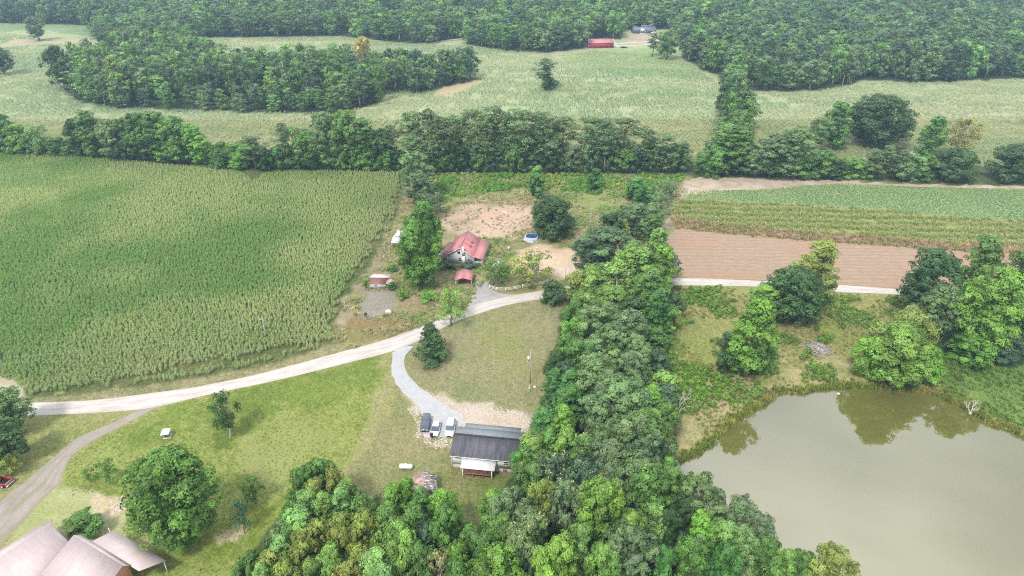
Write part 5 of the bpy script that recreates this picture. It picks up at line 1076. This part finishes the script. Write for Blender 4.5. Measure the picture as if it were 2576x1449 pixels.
window(ax, q*.4, 1, 1, 1.2, -5.6)
MB().box(q-.495, -3.2, 1.2, q-.44, -2.2, 2.6).build('gable_vent', TRIM, ax)
V1, V2 = G(128, 1319, 4.6), G(36, 1379, 4.6); dirv = (V2-V1).normalized(); nrm = Vector((-dirv.y, dirv.x, 0))
wg = empty('pink_roofed_wing', (V1.x, V1.y, 0), math.atan2(dirv.y, dirv.x), 'pale pink metal roofed wing running down behind the main gable', 'house wing')
MB().box(.6, -3.2, 0, 12, 5.2, 2.7).build('wall', TANW, wg)
rf = MB().slab([(0, 0, 4.6), (12.5, 0, 4.6), (12.5, 8.5, 2.2), (0, 8.0, 2.3)], .1).build('roof', PALE, wg)
MB().slab([(0, 0, 4.602), (-1.0, -1.6, 4.0), (0, -3.6, 2.9), (12.5, -3.6, 2.9), (12.5, 0, 4.602)], .1).build('outer_slope', PALE, rf)

# ------------------------------------------------------------------ pool, tank, fence, poles, wires, dead wood
c = G(1337, 601.5); pl = empty('swimming_pool', c, 0, 'round above ground pool with blue liner beside the round dark tree', 'pool')
m = MB(); n = 28
for k in range(n):
    a0, a1 = 2*math.pi*k/n, 2*math.pi*(k+1)/n; p = lambda r, a, z: (r*math.cos(a), r*math.sin(a), z)
    m.add([p(2.3,a0,0), p(2.3,a1,0), p(2.3,a1,1.15), p(2.3,a0,1.15), p(1.95,a0,1.15), p(1.95,a1,1.15)], [(0,1,2,3), (3,2,5,4)])
m.build('pool_wall', two('pool_wall', (.30,.34,.50), (.50,.52,.60), 3), pl)
m = MB()
for k in range(n):
    a0, a1 = 2*math.pi*k/n, 2*math.pi*(k+1)/n; m.add([p(1.95,a0,1.14), p(1.95,a1,1.14), p(1.92,a1,.15), p(1.92,a0,.15)], [(0,1,2,3)])
m.build('liner', plain('blue_liner', (.03,.12,.35), .5), pl); MB().disc((0,0), 1.92, .3, .34).build('pool_water', plain('pool_water', (.03,.16,.22), .08, .3, spec=.8), pl)
m = MB()
for k in range(7): a = 3.6+k*.35; m.disc((1.35*math.cos(a), 1.35*math.sin(a)), .18, .36, .42, 8)
m.build('float', plain('pool_float', (.45,.5,.75)), pl)
o = MB().disc((0,0), 2.9, .0, .03, 26).build('pool_pad', plain('pale_gravel_pad', (.50,.47,.44), .9, .2)); o.location = c+Vector((0,0,.01)); tag(o, kind='structure')
tk = empty('propane_tank', G(1022, 1181), R(-3), 'white propane tank on short legs in the yard left of the house', 'tank')
m = MB(); m.tube([(-1.35,0,.85),(-1.25,0,.85),(-1.0,0,.85),(1.0,0,.85),(1.25,0,.85),(1.35,0,.85)], [.1,.38,.5,.5,.38,.1], 14); m.build('tank_body', plain('tank_white', (.78,.78,.78), .35, .04), tk, smooth=True)
MB().disc((0,0), .2, 1.3, 1.55, 12).build('dome', plain('tank_white', (.78,.78,.78)), tk)
for x in (-.8, .8): MB().box(x-.08, -.3, 0, x+.08, .3, .5).build('leg', plain('grey_leg', (.35,.35,.37)), tk)
o = tag(MB().disc((0,0), .5, 0, 1.1, 12, .42).build('water_barrel', plain('pale_grey_plastic', (.45,.47,.5), .5)), 'pale grey barrel in the grass right of the farmhouse', 'barrel'); o.location = G(1280, 628)
def board_fence(pts, label):
    P = [G(u, v) for u, v in pts]; r = empty('board_fence', P[0], 0, label, 'fence', 'white fence pieces by the driveway')
    Q = [p-P[0] for p in P]
    for q_ in Q: MB().box(q_.x-.09, q_.y-.09, 0, q_.x+.09, q_.y+.09, 1.45).build('post', TRIM, r)
    for a, b in zip(Q[:-1], Q[1:]):
        m = MB()
        for z in (.40, .80, 1.20):
            d = (b-a).normalized()*.09; s_ = Vector((-d.y, d.x, 0))*.3
            m.add([a+d-s_+Vector((0,0,z)), b-d-s_+Vector((0,0,z)), b-d+s_+Vector((0,0,z)), a+d+s_+Vector((0,0,z)), a+d-s_+Vector((0,0,z+.11)), b-d-s_+Vector((0,0,z+.11)), b-d+s_+Vector((0,0,z+.11)), a+d+s_+Vector((0,0,z+.11))],
                  [(0,3,2,1),(4,5,6,7),(0,1,5,4),(1,2,6,5),(2,3,7,6),(3,0,4,7)])
        m.build('rail_panel', TRIM, r)
board_fence([(1231.3,726.5),(1250,732.8),(1272.7,733.9),(1293.5,730.4),(1314.6,725.8),(1336,721),(1356.6,718.7),(1376.2,714)], 'long curving white board fence at the gravel lot')
board_fence([(1398.8,710),(1419.6,706.2)], 'short white fence piece left of the wooden pole')
board_fence([(1441,703.9),(1458,700.5)], 'white fence stub disappearing into the wooded strip')
POLEM = two('pole_wood', (.30,.27,.23), (.42,.39,.35), 3, streak=(3,3,.5)); STEEL = plain('steel', (.45,.46,.48), .4)
TOPS = {}
def pole(key, u, vb, vt, label, arm=True, trans=False, th=.14):
    b = G(u, vb); h = top_height(b, vt); r = empty('utility_pole', b, .2, label, 'utility pole', None); MB().tube([(0,0,0),(0,0,h)], [th, th*.75], 8).build('pole', POLEM, r)
    if arm: MB().box(-.9, -.06, h-.6, .9, .06, h-.45).build('crossarm', POLEM, r)
    m = MB()
    for x in ((-.8, .8) if arm else (0,)): m.disc((x, 0), .07, h-.45 if arm else h, h-.2 if arm else h+.2, 8)
    m.build('insulator', plain('insulator', (.55,.55,.55), .3), r)
    if trans: MB().disc((-.45, -.1), .28, h-2.3, h-1.35, 14).build('transformer', plain('transformer_grey', (.66,.68,.70), .35), r); MB().box(-.9, -.12, h-2.75, -.1, -.02, h-2.65).build('bracket', STEEL, r)
    TOPS[key] = b+Vector((0,0,h-.1)); return r
pole('yard', 1333.5, 963, 884, 'wooden pole with white transformer can on the mown lawn', False, True)
pole('road', 1421, 721, 675, 'wooden pole beside the short white fence piece', False)
pole('round', 1484.4, 584, 534, 'pole with crossarm right of the round dark tree', True)
pole('field', 1312.6, 590, 553, 'thin light pole above the swimming pool', False, th=.09)
pole('corn', 670, 852, 799, 'pole with crossarm standing in the corn field', True)
pole('far1', 2244, 448, 400, 'pole in front of the right hedgerow gap', False)
pole('far2', 2316, 260, 229, 'thin pole in the far right crop', False); pole('far3', 2116, 226, 190, 'pale pole at the edge of the far right woods', False)
pole('far4', 1731, 158, 135, 'thin pole by the far woods right of the leafy trees', False)
def wire(a, b, sag, label):
    a, b = Vector(a), Vector(b); m = MB(); P = [a.lerp(b, k/16)-Vector((0,0,sag*4*(k/16)*(1-k/16))) for k in range(17)]; m.tube(P, .012, 4)
    tag(m.build('power_line', plain('wire_grey', (.5,.5,.5), .4), None), label, 'power line')
wire(TOPS['yard'], TOPS['road'], 1.6, 'power line between the lawn pole and the fence pole'); wire(TOPS['road'], TOPS['round'], 1.5, 'power line from the fence pole up to the crossarm pole')
lw = G(-200, 985)+Vector((0,0,8)); wire(TOPS['corn'], lw, 2.5, 'upper power line crossing the corn to the left edge'); wire(TOPS['corn']-Vector((0,0,1.6)), lw-Vector((0,0,1.6)), 2.5, 'lower power line crossing the corn to the left edge')
wire(TOPS['corn'], TOPS['road'], 2.5, 'power line from the corn pole over the yard to the fence pole')
cp = G(1331, 990); mr_ = MB(); mr_.tube([(0,0,0),(.1,.1,2.4)], .06); mr_.box(-.15,-.1,1.1,.15,.1,1.7); o = mr_.build('meter_post', plain('pale_post', (.6,.58,.5), .6)); o.location = cp; tag(o, 'short pale meter post in front of the lawn pole', 'meter post')
def dead_tree(loc, H, sp, seed, label, n=6, name='dead_tree', cat='dead tree'):
    r = random.Random(seed); root = empty(name, loc, 0, label, cat); m = MB()
    def br(p, d, l, rad, dep):
        q_ = p+d*l; mid = p+d*l*.5+Vector((r.gauss(0,.06),r.gauss(0,.06),r.gauss(0,.04)))*l; m.tube([p, mid, q_], [rad, rad*.8, rad*.6], 5)
        if dep: 
            for _ in range(3): br(q_, (d+Vector((r.gauss(0,.55),r.gauss(0,.55),r.gauss(.1,.3)))).normalized(), l*r.uniform(.5,.8), rad*.55, dep-1)
    for k in range(n):
        a = k*6.28/n+r.random(); br(Vector((0,0,.2)), Vector((math.cos(a)*sp,math.sin(a)*sp,1)).normalized(), H*.4, .16, 3)
    m.build('branches', PALEBARK, root); MB().tube([(0,0,-.2),(0,0,.5)], [.35,.25], 8).build('trunk', PALEBARK, root)
dead_tree(G(1680, 1062), 8.5, .75, 4, 'bare white dead tree between the woods and the pond')
dead_tree(G(2440, 1040), 3.2, .6, 6, 'small bare snag on the right bank of the pond', 3)
dead_tree(G(1432, 432), 15, .25, 8, 'bare reddish dead tree gap in the hedgerow pines', 3)
root = empty('brush_pile', G(2060, 880), 0, 'grey pile of cut brush lying in the pasture', 'brush pile'); m = MB(); r = random.Random(2)
for k in range(170):
    x, y = r.gauss(0, 1.3), r.gauss(0, 1.3); a = r.gauss(2.2, .5); l = r.uniform(.8, 1.8); z = max(.1, 1.3-math.hypot(x, y)*.45)*r.random(); m.tube([(x-math.cos(a)*l, y-math.sin(a)*l, z), (x+math.cos(a)*l, y+math.sin(a)*l, z+r.uniform(-.1, .5))], r.uniform(.03, .09), 4)
m.build('branches', two('weathered_wood', (.30,.26,.24), (.46,.42,.40), 2), root)
def rock(u, v, s, label, col, seed):
    r = np.random.default_rng(seed); bm = bmesh.new(); bmesh.ops.create_icosphere(bm, subdivisions=2, radius=s)
    for q_ in bm.verts: q_.co *= 1+r.normal()*.09; q_.co.z *= .6
    me = bpy.data.meshes.new('rock'); bm.to_mesh(me); bm.free(); o = link('rock', me, plain('rock_%d' % seed, col, .9, .2)); o.location = G(u, v)+Vector((0,0,s*.25)); tag(o, label, 'rock')
rock(977, 786, .9, 'white boulder at the corner of the grey soil patch', (.62,.62,.60), 1); rock(1345, 974, .35, 'small pale stone beside the lawn pole', (.6,.55,.45), 2); rock(2109, 991, .3, 'pale stone at the top shore of the pond', (.6,.58,.5), 3); rock(1090, 775, .35, 'pale stone left of the road pine', (.62,.6,.57), 4)
o = MB().box(-.3,-.3,0,.3,.3,.9).build('trash_can', plain('black_plastic', (.02,.02,.022), .5), bevel=.05); o.location = G(920, 794); tag(o, 'small black bin at the edge of the grey soil patch', 'bin')
o = MB().box(-.35,-.02,0,.35,.02,.8).build('white_board', WHITE); o.location = G(1350, 627); tag(o, 'white board lying at the sandy plot', 'board')
o = MB().box(-1.2,-.3,0,1.2,.3,.12).build('plank', WHITE); o.location = G(1270, 534); o.rotation_euler.z = -.8; tag(o, 'pale plank lying on the bare pink soil', 'plank')

# ------------------------------------------------------------------ vehicles
TYRE = plain('tyre', (.02,.02,.02), .8); RIM = plain('rim', (.45,.45,.47), .3, metal=.6); CARGLASS = plain('car_glass', (.05,.09,.14), .06, .2, spec=1.0)
def car(name, front, rear, label, cat, paint, Lc=4.7, Wc=1.85, Hc=1.5, van=False, trim=None, group=None):
    """front and rear are ground points; +x runs towards the front"""
    f, r_ = Vector(front), Vector(rear); d = (f-r_).normalized(); c = (f+r_)/2; root = empty(name, (c.x, c.y, 0), math.atan2(d.y, d.x), label, cat, group)
    h = Wc/2; l = Lc/2; hb = Hc*.58; m = MB()
    st = [(-l, .35, hb*.86, .90), (-l+.25, .28, hb*1.0, .98), (-l*.3, .25, hb*1.02, 1), (l*.35, .25, hb*1.0, 1), (l-.45, .27, hb*.86, .97), (l-.08, .33, hb*.72, .88), (l, .42, hb*.55, .80)]
    V = []
    for x, z0, z1, k in st: V += [(x, -h*k, z0), (x, h*k, z0), (x, h*k, z1-.16), (x, h*k*.90, z1), (x, -h*k*.90, z1), (x, -h*k, z1-.16)]
    Fc = [tuple(range(5, -1, -1)), tuple(range(6*6, 6*7))]
    for i in range(6):
        for j in range(6): Fc.append((i*6+j, i*6+(j+1)%6, (i+1)*6+(j+1)%6, (i+1)*6+j))
    m.add(V, Fc); body = m.build('body', paint, root)
    xs = (-l+.12, -l+.45, l*.18, l*.50) if van else (-l*.80, -l*.42, l*.12, l*.52); zt = Hc; zb = hb*.98; w0, w1 = h*.93, h*.74
    rf = MB().add([(xs[1], -w1, zt-.04), (xs[2], -w1, zt-.04), (xs[2], w1, zt-.04), (xs[1], w1, zt-.04), (xs[1]+.05, -w1*.9, zt), (xs[2]-.05, -w1*.9, zt), (xs[2]-.05, w1*.9, zt), (xs[1]+.05, w1*.9, zt)],
        [(0,3,2,1),(4,5,6,7),(0,1,5,4),(1,2,6,5),(2,3,7,6),(3,0,4,7)]).build('roof', paint, root)
    MB().add([(xs[2], -w1, zt-.04), (xs[3], -w0, zb), (xs[3], w0, zb), (xs[2], w1, zt-.04)], [(0,1,2,3)]).build('windscreen', CARGLASS, root)
    MB().add([(xs[1], -w1, zt-.04), (xs[0], -w0, zb), (xs[0], w0, zb), (xs[1], w1, zt-.04)], [(3,2,1,0)]).build('rear_window', CARGLASS, root)
    for s_ in (-1, 1):
        MB().add([(xs[0], s_*w0, zb), (xs[3], s_*w0, zb), (xs[2], s_*w1, zt-.04), (xs[1], s_*w1, zt-.04)], [(0,1,2,3)]).build('side_window', CARGLASS, root)
        MB().box(xs[2]-.95, s_*w0-.03, zb-.02, xs[2]-.85, s_*w0+.0, zt-.1).build('pillar', paint, root)
        MB().box(xs[3]-.1, s_*h+(-.14 if s_ < 0 else 0), zb-.02, xs[3]+.08, s_*h+(0 if s_ < 0 else .14), zb+.13).build('mirror', paint, root)
        MB().box(l-.14, s_*h*.62-.2, hb*.60, l-.02, s_*h*.62+.16, hb*.76).build('headlight', plain('lamp_glass', (.6,.62,.65), .15), root)
        MB().box(-l-.01, s_*h*.7-.15, hb*.7, -l+.06, s_*h*.7+.12, hb*.9).build('tail_light', plain('tail_red', (.35,.02,.02), .3), root)
        for x in (-l+.85, l-.85):
            t_ = MB(); a = [(x+.33*math.cos(k*math.pi/8), .33+.33*math.sin(k*math.pi/8)) for k in range(16)]; y0, y1 = (s_*h-.02*s_-.2*s_, s_*h+.015*s_); y0, y1 = min(y0, y1), max(y0, y1)
            t_.add([(p_, y0, q_) for p_, q_ in a]+[(p_, y1, q_) for p_, q_ in a], [tuple(range(16)), tuple(range(31, 15, -1))]+[(k, (k+1)%16, 16+(k+1)%16, 16+k) for k in range(16)]); wl = t_.build('wheel', TYRE, root)
            rr = MB(); a = [(x+.2*math.cos(k*math.pi/6), .33+.2*math.sin(k*math.pi/6)) for k in range(12)]; yy = s_*(h+.02); rr.add([(p_, yy, q_) for p_, q_ in a], [tuple(range(12))]); rr.build('rim', RIM, wl)
    MB().box(l-.1, -h*.42, hb*.38, l+.01, h*.42, hb*.62).build('grille', trim or plain('grille_black', (.02,.02,.02), .4), root)
    return root
NAVY = plain('navy_paint', (.055,.065,.11), .25, .03, spec=.8); CARW = plain('white_car_paint', (.76,.76,.76), .25, .02, spec=.7); CARB = plain('blue_car_paint', (.03,.05,.10), .25, .03)
gc = 'vehicles parked by the grey roofed house'
car('dark_suv', G(1068, 1088), G(1074.5, 1053), 'dark blue SUV parked leftmost beside the white sedan', 'car', NAVY, 4.9, 1.95, 1.8, True, group=gc)
car('white_sedan', G(1092, 1100), G(1100.5, 1065.5), 'white sedan parked in the middle between dark SUV and white van', 'car', CARW, 4.8, 1.85, 1.42, group=gc)
car('white_van', G(1129.5, 1101), G(1136.5, 1064), 'white minivan parked nearest the grey roofed house', 'car', CARW, 5.1, 1.98, 1.75, True, group=gc)
car('blue_car', G(-42, 1172), G(6, 1166), 'dark blue car glimpsed under the tree at the left edge', 'car', CARB, 4.6, 1.8, 1.45)
car('white_vehicle', G(1636, 83.4), G(1650, 83.2)+Vector((0,-1,0)), 'white vehicle parked under the carport of the far blue house', 'car', CARW, 4.8, 1.9, 1.7, True)
# red pickup at the left edge, tail towards the path
t1, t2 = G(33, 1214), G(20, 1228); mid = (t1+t2)/2; ax_ = Vector((t1.y-t2.y, -(t1.x-t2.x), 0)).normalized()
if ax_.x < 0: ax_ = -ax_
ax_ = (ax_*.45+Vector((1, -.22, 0)).normalized()*.55).normalized(); pk = empty('pickup_truck', (mid.x, mid.y, 0), math.atan2(ax_.y, ax_.x), 'red pickup truck with black bed cut by the left edge', 'truck')
RED = plain('red_paint', (.30,.012,.02), .3, .05, spec=.7); h = .95
MB().box(-5.2, -h, .45, -2.2, h, 1.05).build('body', RED, pk, bevel=.06)
bd = MB(); bd.box(-2.19, -h, .5, -.02, -h+.1, 1.15); bd.box(-2.19, h-.1, .5, -.02, h, 1.15); bd.box(-2.19, -h+.1, .5, -2.09, h-.1, 1.15); bd.build('bed', RED, pk)
MB().box(-2.09, -h+.1, .55, -.06, h-.1, .62).build('bed_floor', plain('bed_liner', (.02,.02,.025), .7), pk)
MB().box(-.06, -h+.06, .55, .02, h-.06, 1.12).build('tailgate', plain('tailgate_pink', (.50,.20,.20), .3), pk); MB().box(.04, -h, .38, .18, h, .55).build('bumper', plain('chrome', (.7,.7,.7), .2, metal=.5), pk)
m = MB(); m.add([(-3.9,-h*.95,1.05),(-2.2,-h*.95,1.05),(-2.35,-h*.8,1.7),(-3.5,-h*.8,1.7),(-3.9,h*.95,1.05),(-2.2,h*.95,1.05),(-2.35,h*.8,1.7),(-3.5,h*.8,1.7)], [(0,1,2,3),(7,6,5,4),(3,2,6,7),(0,4,5,1)]); m.build('cab', RED, pk)
MB().add([(-2.19,-h*.8,1.12),(-2.19,h*.8,1.12),(-2.34,h*.7,1.62),(-2.34,-h*.7,1.62)], [(0,1,2,3)]).build('rear_window', CARGLASS, pk); MB().add([(-3.92,-h*.9,1.07),(-3.92,h*.9,1.07),(-3.52,h*.78,1.68),(-3.52,-h*.78,1.68)], [(3,2,1,0)]).build('windscreen', CARGLASS, pk)
for s_ in (-1, 1):
    for x in (-.95, -4.3):
        t_ = MB(); a = [(x+.36*math.cos(k*math.pi/8), .36+.36*math.sin(k*math.pi/8)) for k in range(16)]; ya, yb = sorted((s_*(h-.2), s_*(h+.02)))
        t_.add([(p_, ya, q_) for p_, q_ in a]+[(p_, yb, q_) for p_, q_ in a], [tuple(range(16)), tuple(range(31, 15, -1))]+[(k, (k+1)%16, 16+(k+1)%16, 16+k) for k in range(16)]); wl = t_.build('wheel', TYRE, pk)
        rr = MB(); rr.add([(x+.2*math.cos(k*math.pi/6), s_*(h+.03), .36+.2*math.sin(k*math.pi/6)) for k in range(12)], [tuple(range(12))]); rr.build('rim', WHITE, wl)
# things left on the drive in front of the cars
o = MB().box(-.7,-.5,0,.7,.5,.06).build('play_mat', two('pink_mat', (.55,.20,.36), (.62,.50,.60), 1.5), bevel=.02); o.location = G(1076, 1097); o.rotation_euler.z = .2; tag(o, 'pink and lilac mat on the gravel before the dark SUV', 'mat')
o = MB().disc((0,0), .38, 0, .45, 9, .15).build('white_bag', plain('bag_white', (.7,.7,.72), .6), None); o.location = G(1084.5, 1099); tag(o, 'white bag on the gravel between dark SUV and sedan', 'bag')
o = MB().box(-.3,-.3,0,.3,.3,1.0).build('black_bin', plain('black_plastic', (.02,.02,.022)), bevel=.06); o.location = G(1086.3, 1099); tag(o, 'black bin at the front corner of the white sedan', 'bin')

# ------------------------------------------------------------------ the air
def haze():
    m = MB().box(-2300, -160, -4, 2300, 2600, 135); o = m.build('haze'); n = NT('haze_air'); v = n.n('VolumePrincipled')
    v.inputs['Color'].default_value = (.50, .74, 1, 1); v.inputs['Density'].default_value = .00021; v.inputs['Anisotropy'].default_value = .2; n.l(v.outputs[0], n.out.inputs['Volume']); o.data.materials.append(n.m); tag(o, 'thin summer haze over the fields', 'haze', kind='stuff')
haze()
